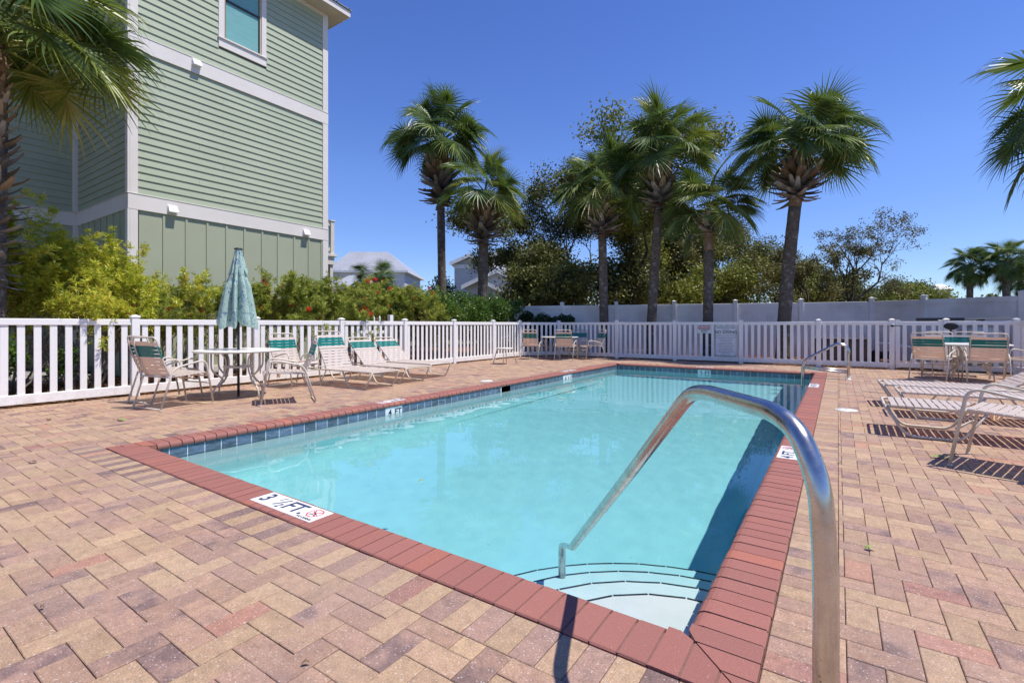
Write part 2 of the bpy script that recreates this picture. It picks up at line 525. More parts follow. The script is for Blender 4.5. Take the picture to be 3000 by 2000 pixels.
def leaf_mat(name, stops, rough=.45, trans=.3, tcol=None, spec=.4, big=None):
    k = N(name); isl = k.island()
    g = k.geo()
    s = k.math('ADD', k.math('MULTIPLY', isl, .38), k.math('MULTIPLY', k.noise(g, big or .9, 3), .45))
    s = k.math('ADD', s, k.math('MULTIPLY_ADD', k.noise(g, (big or .9) * 7, 2), .9, -.27))
    c = k.ramp(s, stops)
    k.set(c, rough, spec=spec)
    if trans: k.translucent(c if tcol is None else tcol, trans)
    return k.m
M['straw'] = leaf_mat('pine_straw', [(.1, (.10, .045, .02)), (.5, (.26, .13, .06)), (.9, (.42, .26, .14))], .9, 0)
M['bb_leaf'] = leaf_mat('bottlebrush_leaf', [(.12, (.10, .16, .02)), (.34, (.29, .37, .03)), (.56, (.50, .53, .045)), (.80, (.66, .60, .07)), (.97, (.52, .32, .08))], .45, .38, big=1.3)
M['bb_leaf_dark'] = leaf_mat('bottlebrush_leaf_dull', [(.15, (.08, .13, .02)), (.4, (.19, .26, .035)), (.65, (.33, .38, .05)), (.9, (.48, .42, .08))], .5, .34, big=1.2)
M['shrub_leaf'] = leaf_mat('glossy_shrub_leaf', [(.15, (.02, .05, .008)), (.45, (.055, .115, .018)), (.7, (.11, .20, .025)), (.95, (.24, .33, .05))], .3, .3, spec=.6, big=1.4)
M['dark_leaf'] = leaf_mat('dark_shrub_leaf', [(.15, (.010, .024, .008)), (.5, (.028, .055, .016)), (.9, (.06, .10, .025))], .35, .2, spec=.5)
M['oak_leaf'] = leaf_mat('scrub_oak_leaf', [(.15, (.025, .034, .013)), (.42, (.075, .088, .024)), (.65, (.15, .165, .038)), (.92, (.26, .24, .06))], .55, .28, big=.28)
M['oak_brown'] = leaf_mat('brown_oak_leaf', [(.15, (.04, .034, .016)), (.45, (.11, .105, .032)), (.7, (.19, .175, .045)), (.95, (.28, .22, .08))], .6, .25, big=.4)
M['pine_leaf'] = leaf_mat('pine_needles', [(.15, (.05, .065, .015)), (.45, (.13, .155, .025)), (.7, (.24, .26, .035)), (.95, (.36, .33, .05))], .55, .3, big=.25)
M['yellow_leaf'] = leaf_mat('yellow_shrub_leaf', [(.2, (.22, .15, .02)), (.6, (.42, .30, .04)), (.9, (.5, .42, .08))], .5, .3)
M['flower'] = leaf_mat('red_bottlebrush', [(.1, (.42, .012, .012)), (.5, (.70, .02, .015)), (.9, (.75, .05, .03))], .6, .35)

def palm_leaf():
    k = N('palm_leaf'); isl = k.island(); rnd = k.rand()
    g = k.geo()
    s = k.math('ADD', k.math('MULTIPLY', isl, .55), k.math('MULTIPLY', rnd, .4))
    c = k.ramp(s, [(.1, (.03, .065, .018)), (.45, (.07, .13, .028)), (.75, (.16, .22, .045)), (.95, (.32, .33, .08))])
    k.set(c, .42, spec=.5); k.translucent((.18, .26, .04), .24); return k.m
M['palm_leaf'] = palm_leaf()
def palm_leaf2():  # paler, yellower leaf tone for fronds picked at random
    k = N('palm_leaf_yellow'); isl = k.island(); rnd = k.rand()
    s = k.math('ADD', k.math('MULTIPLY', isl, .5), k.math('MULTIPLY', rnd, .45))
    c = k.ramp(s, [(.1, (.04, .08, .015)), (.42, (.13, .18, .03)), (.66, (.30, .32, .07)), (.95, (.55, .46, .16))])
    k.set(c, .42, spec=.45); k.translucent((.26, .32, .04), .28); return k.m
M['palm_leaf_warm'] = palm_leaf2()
M['palm_dead'] = leaf_mat('palm_dead_leaf', [(.2, (.10, .06, .035)), (.6, (.20, .13, .08)), (.9, (.34, .26, .19))], .8, .15)
def trunk_mat(name, a, b, c2):
    k = N(name); v = k.coord('Object', (1, 1, 1)); 
    n = k.noise(k.coord('Object', (3, 3, 14)), 3, 5, .7)
    c = k.ramp(n, [(.3, a), (.55, b), (.75, c2)])
    c = k.mix(k.ramp(k.noise(v, 7, 3), [(.55, (0, 0, 0)), (.66, (.8, .8, .8))]), c, (.30, .27, .24))
    k.set(c, .9, spec=.15); k.bump(n, .9, .02); return k.m
M['palm_trunk'] = trunk_mat('palm_trunk', (.065, .05, .038), (.16, .125, .095), (.26, .21, .165))
M['palm_trunk_tan'] = trunk_mat('palm_trunk_new', (.13, .08, .045), (.25, .165, .10), (.34, .25, .165))
def boot_mat():
    k = N('palm_boot'); rnd = k.rand()
    n = k.noise(k.coord('Object', (2, 12, 2)), 6, 4)
    c = k.ramp(k.math('ADD', k.math('MULTIPLY', rnd, .7), k.math('MULTIPLY', n, .3)), [(.1, (.08, .05, .035)), (.4, (.22, .14, .085)), (.65, (.36, .25, .16)), (.9, (.42, .36, .30))])
    k.set(c, .85, spec=.2); k.bump(n, .6, .01); return k.m
M['boot'] = boot_mat()
def boot_grey():
    k = N('palm_boot_grey'); rnd = k.rand()
    n = k.noise(k.coord('Object', (2, 12, 2)), 6, 4)
    c = k.ramp(k.math('ADD', k.math('MULTIPLY', rnd, .6), k.math('MULTIPLY', n, .4)), [(.1, (.06, .05, .046)), (.5, (.21, .185, .17)), (.9, (.44, .40, .37))])
    k.set(c, .85, spec=.2); k.bump(n, .6, .01); return k.m
M['boot_grey'] = boot_grey()
M['bark'] = speckled('dark_bark', (.035, .024, .018), (.10, .075, .06), 8, .95, .8)
M['twig'] = speckled('pale_twig', (.22, .17, .12), (.36, .29, .22), 14, .9)
M['twig_dark'] = speckled('grey_twig', (.11, .085, .068), (.20, .165, .14), 14, .9)
M['ink'] = speckled('black_lettering', (.025, .028, .04), (.035, .04, .055), 30, .5)
M['ink_green'] = speckled('dark_green_lettering', (.015, .06, .04), (.02, .075, .05), 30, .5)
M['ink_blue'] = speckled('navy_lettering', (.03, .04, .10), (.045, .055, .13), 30, .4)
M['red_paint'] = speckled('red_sign_paint', (.42, .045, .03), (.48, .055, .04), 20, .5)
M['red_tile'] = speckled('red_tile_print', (.60, .03, .04), (.66, .04, .05), 20, .3)
M['marker'] = speckled('white_depth_tile', (.74, .735, .72), (.79, .785, .77), 30, .25)
M['sign_white'] = speckled('white_sign', (.72, .73, .74), (.77, .78, .79), 8, .45)
M['brown_plastic'] = speckled('brown_plastic', (.075, .058, .048), (.10, .08, .068), 12, .6)
M['filter_tan'] = speckled('tan_filter_shell', (.62, .55, .40), (.68, .61, .46), 5, .4)
M['pvc'] = speckled('white_pvc', (.72, .72, .70), (.78, .78, .76), 8, .35)
M['car_paint'] = speckled('dark_grey_car_paint', (.02, .022, .026), (.03, .032, .037), 4, .2, spec=.7)
M['car_glass'] = speckled('car_glass', (.01, .012, .014), (.02, .022, .025), 4, .06, spec=.8)
M['green_leaf'] = speckled('fallen_green_leaf', (.18, .28, .05), (.34, .40, .10), 20, .5)
M['brown_leaf'] = speckled('fallen_brown_leaf', (.12, .06, .03), (.24, .14, .08), 20, .8)
# ------------------------------------------------------------------ ground and pool deck
IX0, IX1, IY0, IY1 = -5.25, -0.46, 1.81, 13.15        # inner edge of the coping
CW = 0.25                                             # coping width
OX0, OX1, OY0, OY1 = IX0 - CW, IX1 + CW, IY0 - CW, IY1 + CW
DX0, DX1, DY0, DY1 = -9.24, 7.2, -4.6, 15.36          # paved deck
WATER = -0.15

def ring(name, o, i, z, mat, kind='structure'):
    (a0, b0, a1, b1), (c0, d0, c1, d1) = o, i
    vs = [(a0, b0, z), (a1, b0, z), (a1, b1, z), (a0, b1, z), (c0, d0, z), (c1, d0, z), (c1, d1, z), (c0, d1, z)]
    mb = MB(); mb.add(vs, [(0, 1, 5, 4), (1, 2, 6, 5), (2, 3, 7, 6), (3, 0, 4, 7)])
    ob = mb.obj(name, mat); ob['kind'] = kind
    return ob

ring('ground', (-600, -500, 600, 700), (-16.5, -12, 9.5, 23), -0.03, M['ground'])
ring('mulch_bed', (-16.5, -12, 9.5, 23), (DX0, DY0, DX1, DY1), -0.022, M['mulch'])
deck = ring('pool_deck', (DX0, DY0, DX1, DY1), (OX0 + .02, OY0 + .02, OX1 - .02, OY1 - .02), -0.011, M['joint_sand'])

U = 0.104
GX, GY = -2.056, 0.53
GAP = 0.0026
JD = -0.012
def paver_geo(x0, y0, x1, y1, z=0.0, ch=0.0028):
    g = GAP / 2
    x0 += g; y0 += g; x1 -= g; y1 -= g
    c = ch
    vs = [(x0, y0, JD), (x1, y0, JD), (x1, y1, JD), (x0, y1, JD),
          (x0, y0, z - .0024), (x1, y0, z - .0024), (x1, y1, z - .0024), (x0, y1, z - .0024),
          (x0 + c, y0 + c, z), (x1 - c, y0 + c, z), (x1 - c, y1 - c, z), (x0 + c, y1 - c, z)]
    fs = [(8, 9, 10, 11)]
    for k in range(4):
        k2 = (k + 1) % 4
        fs += [(k, k2, 4 + k2, 4 + k), (4 + k, 4 + k2, 8 + k2, 8 + k)]
    return vs, fs

a = R(YAW)
FW = (-math.sin(a), math.cos(a)); RT = (math.cos(a), math.sin(a)); FPX = 1413.0
def project(x, y, z=0.0):
    d = x * FW[0] + y * FW[1]
    if d < .05: return None
    return (1500 + FPX * (x * RT[0] + y * RT[1]) / d, 951 + (EYE - z) * FPX / d, d)

SX0, SX1, SY0, SY1 = OX0 - 2 * U - .004, OX1 + 2 * U + .004, OY0 - 2 * U - .004, OY1 + 2 * U + .004
bricks = []     # (x0,y0,x1,y1,full,kind)
nx0 = int((DX0 - GX) / U) - 2; nx1 = int((DX1 - GX) / U) + 2
ny0 = int((DY0 - GY) / U) - 2; ny1 = int((DY1 - GY) / U) + 2
for i in range(nx0, nx1):
    for j in range(ny0, ny1):
        q = (i + j) % 4
        if q == 2: w_, h_ = 2, 1
        elif q == 0: w_, h_ = 1, 2
        else: continue
        x0 = GX + i * U; y0 = GY + j * U; x1 = x0 + w_ * U; y1 = y0 + h_ * U
        full = True
        if x0 < DX0: x0 = DX0; full = False
        if x1 > DX1: x1 = DX1; full = False
        if y0 < DY0: y0 = DY0; full = False
        if y1 > DY1: y1 = DY1; full = False
        if x1 - x0 < .012 or y1 - y0 < .012: continue
        if x1 > SX0 and x0 < SX1 and y1 > SY0 and y0 < SY1:
            opts = [(x0, y0, min(x1, SX0), y1), (max(x0, SX1), y0, x1, y1), (x0, y0, x1, min(y1, SY0)), (x0, max(y0, SY1), x1, y1)]
            opts = [o for o in opts if o[2] - o[0] > .012 and o[3] - o[1] > .012]
            if not opts: continue
            x0, y0, x1, y1 = max(opts, key=lambda o: (o[2] - o[0]) * (o[3] - o[1])); full = False
        bricks.append((x0, y0, x1, y1, full, 'H' if w_ == 2 else 'V'))
# soldier course round the coping, tan and plum in turn
def soldier(n, f, kind):
    for k in range(n): bricks.append((*f(k), True, kind[k % 2]))
nf = int(round((SX1 - SX0) / U))
pw = (SX1 - SX0) / nf
soldier(nf, lambda k: (SX0 + k * pw, SY0, SX0 + (k + 1) * pw, OY0 - .004), ('SP', 'ST'))
soldier(nf, lambda k: (SX0 + k * pw, OY1 + .004, SX0 + (k + 1) * pw, SY1), ('SP', 'ST'))
ns = int(round((OY1 - OY0) / U)); ps = (OY1 - OY0 + .008) / ns
soldier(ns, lambda k: (OX1 + .004, OY0 - .004 + k * ps, SX1, OY0 - .004 + (k + 1) * ps), ('QT', 'QT'))
soldier(ns, lambda k: (SX0, OY0 - .004 + k * ps, OX0 - .004, OY0 - .004 + (k + 1) * ps), ('QT', 'QP'))

vis = []
for idx, b in enumerate(bricks):
    c = project((b[0] + b[2]) / 2, (b[1] + b[3]) / 2)
    if b[4] and c and 0 <= c[0] <= 3000 and c[1] <= 2040: vis.append((c[2], idx))
vis.sort()
single = set(i for _, i in vis[:300])
pm = {}
def single_mesh(w_, h_, key, mat):
    kk = (round(w_, 4), round(h_, 4), key)
    if kk not in pm:
        mb = MB(); mb.add(*paver_geo(-w_ / 2, -h_ / 2, w_ / 2, h_ / 2)); pm[kk] = mb.mesh('paver', mat)
    return pm[kk]
matkey = {'H': 'paver', 'V': 'paver', 'SP': 'paver_plum1', 'ST': 'paver_tan1', 'QT': 'paver', 'QP': 'paver_plum1'}
for idx in sorted(single):
    x0, y0, x1, y1, _, kd = bricks[idx]
    o = link('paver', single_mesh(x1 - x0, y1 - y0, matkey[kd], M[matkey[kd]]), deck,
             ((x0 + x1) / 2, (y0 + y1) / 2, rng.uniform(-.0012, .0012)), (rng.uniform(-.004, .004), rng.uniform(-.004, .004), rng.uniform(-.004, .004)))
rest = MB()
mi = {'H': 0, 'V': 0, 'ST': 1, 'QT': 0, 'SP': 2, 'QP': 2}
for idx, b in enumerate(bricks):
    if idx in single: continue
    rest.m = mi[b[5]]
    rest.add(*paver_geo(b[0], b[1], b[2], b[3], rng.uniform(-.0012, .0012)))
fld = rest.obj('paver', [M['paver_field'], M['paver_tan'], M['paver_plum']], deck)
fld['kind'] = 'stuff'; fld['label'] = 'herringbone pavers farther across the deck'

# ------------------------------------------------------------------ pool basin
def rrect(x0, y0, x1, y1, r, n=5):
    pts = []
    for cx, cy, a0 in ((x1 - r, y1 - r, 0), (x0 + r, y1 - r, 90), (x0 + r, y0 + r, 180), (x1 - r, y0 + r, 270)):
        for k in range(n + 1):
            t = R(a0 + 90 * k / n)
            pts.append((cx + r * math.cos(t), cy + r * math.sin(t)))
    return pts
BX0, BX1, BY0, BY1 = IX0 + .032, IX1 - .032 + .05, IY0 - .018, IY1 + .018
BX0 = IX0 - .018; BX1 = IX1 + .018
def floor_z(y):
    t = min(1, max(0, (y - 3.2) / 7.0))
    return -1.22 - .45 * t
mb = MB()
rings = []
CR = .28
spec_r = [(0, -.05, None), (0, -.21, None), (0, None, 0.0)]
for k in range(1, 7): spec_r.append((CR * (1 - math.cos(R(90 * k / 6))), None, CR * math.sin(R(90 * k / 6))))
nseg = 5
for ins, zabs, dn in spec_r:
    rr = [(x, y) for x, y in rrect(BX0 + ins, BY0 + ins, BX1 - ins, BY1 - ins, (.012 if zabs is not None else .16), nseg)]
    ringv = []
    for x, y in rr:
        z = zabs if zabs is not None else floor_z(y) + CR - dn
        ringv.append((x, y, z))
    rings.append(ringv)
nn = len(rings[0])
vs = [p for r_ in rings for p in r_]
fs = []
for i in range(len(rings) - 1):
    for k in range(nn):
        k2 = (k + 1) % nn
        fs.append((i * nn + k, (i + 1) * nn + k, (i + 1) * nn + k2, i * nn + k2))
mb.add(vs, fs, True)
fx0, fx1, fy0, fy1 = BX0 + CR - .02, BX1 - CR + .02, BY0 + CR - .02, BY1 - CR + .02
ny = 30
vs = []; fs = []
for j in range(ny + 1):
    y = fy0 + (fy1 - fy0) * j / ny
    vs += [(fx0, y, floor_z(y)), (fx1, y, floor_z(y))]
for j in range(ny): fs.append((2 * j, 2 * j + 1, 2 * j + 3, 2 * j + 2))
mb.add(vs, fs, True)
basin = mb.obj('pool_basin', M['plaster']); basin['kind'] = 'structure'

# corner entry steps: quarter rounds centred on the near right corner
step_def = [(.70, -.33), (1.00, -.54), (1.29, -.75), (1.57, -.96)]
for k, (rad, z) in enumerate(step_def):
    n = 22
    c = (BX1, BY0)
    poly = [c] + [(c[0] - rad * math.sin(R(90 * t / n)), c[1] + rad * math.cos(R(90 * t / n))) for t in range(n + 1)]
    mb = MB(); mb.prism(poly, z - .30, z)
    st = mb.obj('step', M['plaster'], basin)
    st.cycles.is_caustics_receiver = True
    # black nosing tiles, laid end to end with small gaps
    nt = max(5, int(rad * 1.57 / .175)); te = MB()
    for t in range(nt):
        a0 = 90 * (t + .02) / nt; a1 = 90 * (t + .98) / nt
        pts = []
        for aa, rr in ((a0, rad + .004), (a1, rad + .004), (a1, rad - .008), (a0, rad - .008)):
            pts.append((c[0] - rr * math.sin(R(aa)), c[1] + rr * math.cos(R(aa))))
        te = MB(); te.prism(pts[::-1], z - .015, z + .004)
        o = te.obj('nosing_tile', M['black_tile'], st)
        o.cycles.is_caustics_receiver = True
basin.cycles.is_caustics_receiver = True

# shell behind the tiles
mb = MB(); t_ = .09
for x0, y0, x1, y1 in ((BX0 - t_, BY0 - t_, BX0 - .001, BY1 + t_), (BX1 + .001, BY0 - t_, BX1 + t_, BY1 + t_), (BX0 - .001, BY0 - t_, BX1 + .001, BY0 - .001), (BX0 - .001, BY1 + .001, BX1 + .001, BY1 + t_)):
    mb.box(x0, y0, -.8, x1, y1, -.052)
mb.obj('pool_wall', M['grout'], basin)

# waterline tiles
TP = .1555
mb = MB(); mb.bbox(-TP / 2 + .0035, -.004, -.150, TP / 2 - .0035, .0025, 0, .001)
tm = mb.mesh('waterline_tile', M['tile'])
mk = MB(); mk.bbox(-TP / 2 + .001, -.004, -.150, TP / 2 - .001, .0035, 0, .001)
tmw = mk.mesh('waterline_tile', M['marker'])
ZT = -.052
def tile_run(n, f, rz, skip, white):
    for k in range(n):
        p = f(k)
        if skip(p): continue
        w_ = white(p)
        o = link('waterline_tile', tmw if w_ else tm, basin, (p[0], p[1], ZT), (0, 0, rz))
        if w_: o['label'] = 'white depth tile'
        o.cycles.is_caustics_receiver = True
ny_ = int((BY1 - BY0) / TP); offy = 4.619 + TP / 2 - (1 + round((4.619 - BY0) / TP)) * TP
nx_ = int((BX1 - BX0) / TP); offx = -3.03 + TP / 2 - (1 + round((-3.03 - BX0) / TP)) * TP
isw4 = lambda p: 4.62 < p[1] < 4.93
isw45 = lambda p: 9.94 < p[1] < 10.42
tile_run(ny_ + 3, lambda k: (BX0, offy + k * TP), -math.pi / 2, lambda p: 7.44 < p[1] < 7.78 or p[1] > BY1 + .07 or p[1] < BY0 - .07, lambda p: isw4(p) or isw45(p))
tile_run(ny_ + 3, lambda k: (BX1, offy + k * TP), math.pi / 2, lambda p: p[1] > BY1 + .07 or p[1] < BY0 - .07, lambda p: False)
tile_run(nx_ + 3, lambda k: (offx + k * TP, BY1), math.pi, lambda p: p[0] > BX1 + .07 or p[0] < BX0 - .07, lambda p: -3.03 < p[0] < -2.71)
tile_run(nx_ + 3, lambda k: (offx + k * TP, BY0), 0, lambda p: p[0] > BX1 + .07 or p[0] < BX0 - .07, lambda p: False)
def wall_text(body, y, size, x=None, col='ink', bold=.02):
    me = text_mesh(body, size, M[col], bold)
    if x is None: link('lettering', me, basin, (BX0 + .0045, y, ZT - .078), (math.pi / 2, 0, math.pi / 2))
    else: link('lettering', me, basin, (x, BY1 - .0045, ZT - .078), (math.pi / 2, 0, 0))
wall_text('4', 4.70, .125); wall_text('FT.', 4.865, .125)
wall_text('4', 10.03, .125); wall_text('½', 10.18, .10); wall_text('FT', 10.34, .125)
wall_text('5', 0, .125, -2.945); wall_text('FT', 0, .125, -2.80)
# skimmer mouth
mb = MB(); mb.box(BX0 - .25, 7.44, -.22, BX0 + .0, 7.78, -.055)
sk = mb.obj('skimmer_mouth', M['dark_void'], basin)

# ------------------------------------------------------------------ coping bricks
coping = bpy.data.objects.new('pool_coping', None); COL.objects.link(coping); coping['kind'] = 'structure'
prof = [(CW, -.06), (CW, .001), (CW - .006, .007), (.05, .008), (.030, .006), (.014, -.001), (.004, -.012), (0, -.026), (.002, -.042), (.010, -.052), (.024, -.056), (CW, -.06)][:11]
prof_d = prof[:3] + [(CW - .006 - .0145 * q, .007) for q in range(1, 14)] + prof[3:]
def coping_mesh(s0, s1, L, shrink=0.0, dense=False):
    prof_ = prof_d if dense else prof
    vs = []; n = len(prof_)
    for e in (0, 1):
        for w_, z in prof_:
            if shrink:
                w2 = min(max(w_, shrink), CW - shrink); z2 = min(z - .0035, .0045)
            else: w2, z2 = w_, z
            lo, hi = min(max(s0, -w2), L + w2), min(max(s1, -w2), L + w2)
            vs.append((lo if e == 0 else hi, -w2, z2))
    fs = [tuple(range(n)), tuple(range(2 * n - 1, n - 1, -1))]
    fs += [(k, n + k, n + (k + 1) % n, (k + 1) % n) for k in range(n)]
    return vs, fs
cm = {}
def coping_side(x, y, rz, L, detail):
    """local x runs along the side, local -y points outwards"""
    n = int(round((L + 2 * CW) / U)); p = (L + 2 * CW) / n; g = .0080
    m = Matrix.Translation((x, y, 0)) @ Matrix.Rotation(rz, 4, 'Z')
    bed = MB()
    bed.prism([(-.048, -.052), (-CW + .008, -CW + .003), (L + CW - .008, -CW + .003), (L + .048, -.052)], -.050, .0040)
    bed.prism([(.006, -.010), (-.051, -.0535), (L + .051, -.0535), (L - .006, -.010)], -.049, -.014)
    b_ = bed.obj('mortar_bed', M['mortar'], coping); b_.matrix_world = m
    joined = MB()
    for k in range(n):
        s0 = -CW + k * p + g / 2; s1 = -CW + (k + 1) * p - g / 2
        if s0 >= 0 and s1 <= L:
            key = 'full%.4f' % p
            if key not in cm:
                mb = MB(); mb.add(*coping_mesh(0, p - g, 1.0)); cm[key] = mb.mesh('coping_brick', M['coping'])
            me = cm[key]; off = s0
            if detail: link('coping_brick', me, coping).matrix_world = m @ Matrix.Translation((off, rng.uniform(-.0015, .0015), rng.uniform(-.001, .001)))
            else: joined.add([(v.co.x + off, v.co.y, v.co.z) for v in me.vertices], [tuple(q.vertices) for q in me.polygons])
        else:
            # mitred corner pieces
            mg = .004
            if s0 < 0:
                e_ = min(s1, 0)
                pl = [(s0, s0 - mg), (s0, -CW), (s1, -CW)] + ([(s1, s1 - mg)] if s1 <= 0 else [(s1, -.009), (mg + .009, -.009)])
            else:
                pl = ([(s0, -.009)] if s0 < L else [(s0, L - s0 - mg)]) + [(s0, -CW), (s1, -CW), (s1, L - s1 - mg)] + ([(L - mg - .009, -.009)] if s0 < L < s1 else [])
                pl = [pl[0]] + pl[1:]
            if s0 < 0: pl = [(max(x_, -CW), max(y_, -CW)) for x_, y_ in pl]
            else: pl = [(x_, max(y_, -CW)) for x_, y_ in pl]
            area_ = sum(pl[q][0] * pl[(q + 1) % len(pl)][1] - pl[(q + 1) % len(pl)][0] * pl[q][1] for q in range(len(pl)))
            if area_ < 0: pl = pl[::-1]
            mb = MB(); mb.prism(pl, -.052, .0072)
            link('coping_brick', mb.mesh('coping_brick', M['coping']), coping).matrix_world = m
    if not detail:
        jo = joined.obj('coping_brick', M['coping'], coping); jo.matrix_world = m; jo['kind'] = 'stuff'
        jo['label'] = 'red coping bricks along the far end of the pool'
coping_side(IX0, IY0, 0, IX1 - IX0, True)                    # near
coping_side(IX1, IY0, math.pi / 2, IY1 - IY0, True)          # right
coping_side(IX0, IY1, -math.pi / 2, IY1 - IY0, True)         # left
coping_side(IX1, IY1, math.pi, IX1 - IX0, False)             # far
for o in list(COL.objects):
    if o.parent is coping:
        for p in o.data.polygons: p.use_smooth = False

# ------------------------------------------------------------------ water
NXW, NYW = 110, 260
xs = np.linspace(BX0 - .004, BX1 + .004, NXW + 1); ys = np.linspace(BY0 - .004, BY1 + .004, NYW + 1)
XX, YY = np.meshgrid(xs, ys, indexing='ij')
ZZ = np.full_like(XX, WATER)
for k in range(46):
    th = nr.uniform(0, math.pi * 2); wl = 10 ** nr.uniform(-.95, -.15); ph = nr.uniform(0, 6.28)
    amp = .00019 * wl ** .8
    env = .55 + .45 * np.sin(XX * nr.uniform(.3, 1.4) + YY * nr.uniform(.3, 1.2) + nr.uniform(0, 6))
    ZZ += amp * env * np.sin((XX * math.cos(th) + YY * math.sin(th)) * 2 * math.pi / wl + ph)
vv = np.stack([XX, YY, ZZ], -1).reshape(-1, 3)
ii, jj = np.meshgrid(np.arange(NXW), np.arange(NYW), indexing='ij')
b0 = (ii * (NYW + 1) + jj).ravel()
ff = np.stack([b0, b0 + NYW + 1, b0 + NYW + 2, b0 + 1], -1)
wme = bpy.data.meshes.new('water')
wme.from_pydata(vv.tolist(), [], ff.tolist())
wme.polygons.foreach_set('use_smooth', np.ones(len(ff), dtype=bool))
wme.materials.append(M['water']); wme.update()
water = link('water', wme); water['kind'] = 'structure'
water.cycles.is_caustics_caster = True

# ------------------------------------------------------------------ depth markers set in the coping
def depth_marker(x, y, rz, w_, h_, items, label, grid=4):
    t = thing('depth_marker', label, 'depth marker', (x, y, .0085), rz, 'depth marker tiles around the pool')
    n = grid
    for k in range(n):
        mb = MB(); mb.bbox(-w_ / 2 + k * w_ / n + .0007, -h_ / 2, -.004, -w_ / 2 + (k + 1) * w_ / n - .0007, h_ / 2, .0015, .001)
        mb.obj('tile', M['marker'], t)
    for body, px, py, sz, mt, sh in items:
        if body == 'nodive':
            no_dive(t, px, py, sz)
        else:
            link('lettering', text_mesh(body, sz, M[mt], .02, shear=sh), t, (px, py, .0022))
    return t
def no_dive(t, px, py, r):
    mb = MB(); n = 8
    for k in range(n):
        a0, a1 = R(45 * k + 22.5), R(45 * k + 67.5)
        vs = [(px + rr * math.cos(aa), py + rr * math.sin(aa), .0022) for rr, aa in ((r, a0), (r, a1), (r * .84, a1), (r * .84, a0))]
        mb.add(vs, [(0, 1, 2, 3)])
    for s in (1, -1):
        d = Vector((math.cos(R(45) * s), math.sin(R(45) * s), 0)) * r * .82; q = Vector((-d.y, d.x, 0)).normalized() * r * .07
        c = Vector((px, py, .0025 if s > 0 else .0028))
        mb.add([c - d - q, c + d - q, c + d + q, c - d + q], [(0, 1, 2, 3)])
    mb.obj('no_diving_symbol', M['red_tile'], t)
    mb = MB()
    def seg(x0, y0, x1, y1, w_):
        dd = Vector((x1 - x0, y1 - y0, 0)); q = Vector((-dd.y, dd.x, 0)).normalized() * w_
        A = Vector((px + x0, py + y0, .0031)); B = Vector((px + x1, py + y1, .0031))
        mb.add([A - q, B - q, B + q, A + q], [(0, 1, 2, 3)])
    seg(-.55 * r, .25 * r, .1 * r, -.05 * r, .045 * r); seg(.1 * r, -.05 * r, .5 * r, -.2 * r, .06 * r)
    seg(-.5 * r, -.3 * r, .45 * r, -.32 * r, .018 * r); seg(-.45 * r, -.4 * r, .4 * r, -.42 * r, .018 * r)
    mb.add([(px + .58 * r + .07 * r * math.cos(i), py - .22 * r + .07 * r * math.sin(i), .0031) for i in [k * 1.047 for k in range(6)]], [tuple(range(6))])
    mb.obj('diver_figure', M['ink'], t)
big = [('3', -.250, .0, .155, 'ink_blue', 0), ('1', -.135, .038, .070, 'ink_blue', .3), ('/', -.105, 0, .135, 'ink_blue', .3), ('2', -.072, -.036, .070, 'ink_blue', .3), ('FT.', .065, 0, .155, 'ink_blue', 0),
       ('nodive', .235, .014, .055, None, 0), ('NO DIVING', .235, -.062, .026, 'ink', 0)]
depth_marker(-2.785, 1.690, 0, .64, .16, big, 'white 3 1/2 FT no diving tile in the near red coping')
four = [('4', -.185, 0, .13, 'ink_blue', 0), ('FT.', -.03, 0, .13, 'ink_blue', 0), ('nodive', .155, .014, .055, None, 0), ('NO DIVING', .155, -.062, .024, 'ink', 0)]
depth_marker(-.350, 4.835, math.pi / 2, .475, .16, four, 'white 4 FT no diving tile in the right coping under the near handrail', 3)
fh = [('4', -.25, 0, .13, 'ink_blue', 0), ('½', -.10, 0, .11, 'ink_blue', 0), ('FT.', .05, 0, .13, 'ink_blue', 0), ('nodive', .235, .014, .055, None, 0), ('NO DIVING', .235, -.062, .024, 'ink', 0)]
depth_marker(-.365, 10.44, math.pi / 2, .62, .155, fh, 'white depth tile in the right coping in front of the far handrail', 4)
depth_marker(-5.405, 4.84, -math.pi / 2, .46, .15, four, 'white 4 FT tile in the left coping near the reclining loungers', 3)
depth_marker(-5.405, 10.42, -math.pi / 2, .62, .15, fh, 'white 4 1/2 FT tile at the far end of the left coping', 4)
fv = [('5', -.13, 0, .12, 'ink_blue', 0), ('FT.', .0, 0, .12, 'ink_blue', 0), ('nodive', .145, .0, .05, None, 0)]
depth_marker(-2.90, 13.31, math.pi, .42, .14, fv, 'white 5 FT tile in the far coping below the pool rules sign', 3)

def lid(x, y, r, label):
    t = thing('skimmer_lid', label, 'lid', (x, y, .001), rng.uniform(0, 3))
    mb = MB(); mb.lathe([(r, 0), (r, .004), (r - .004, .006), (r - .012, .0065)], 32); mb.obj('ring', M['skimmer'], t)
    mb = MB(); mb.lathe([(r - .015, .003), (r - .016, .0085), (.002, .009)], 32); mb.obj('cover', M['skimmer'], t)
    mb = MB(); mb.bbox(.03, -.02, .0088, .055, .006, .0105, .001); mb.obj('finger_slot', M['ink'], t)
lid(-5.79, 7.66, .125, 'round white skimmer lid in the pavers left of the pool')
lid(.09, 7.69, .125, 'round white skimmer lid in the pavers right of the pool')

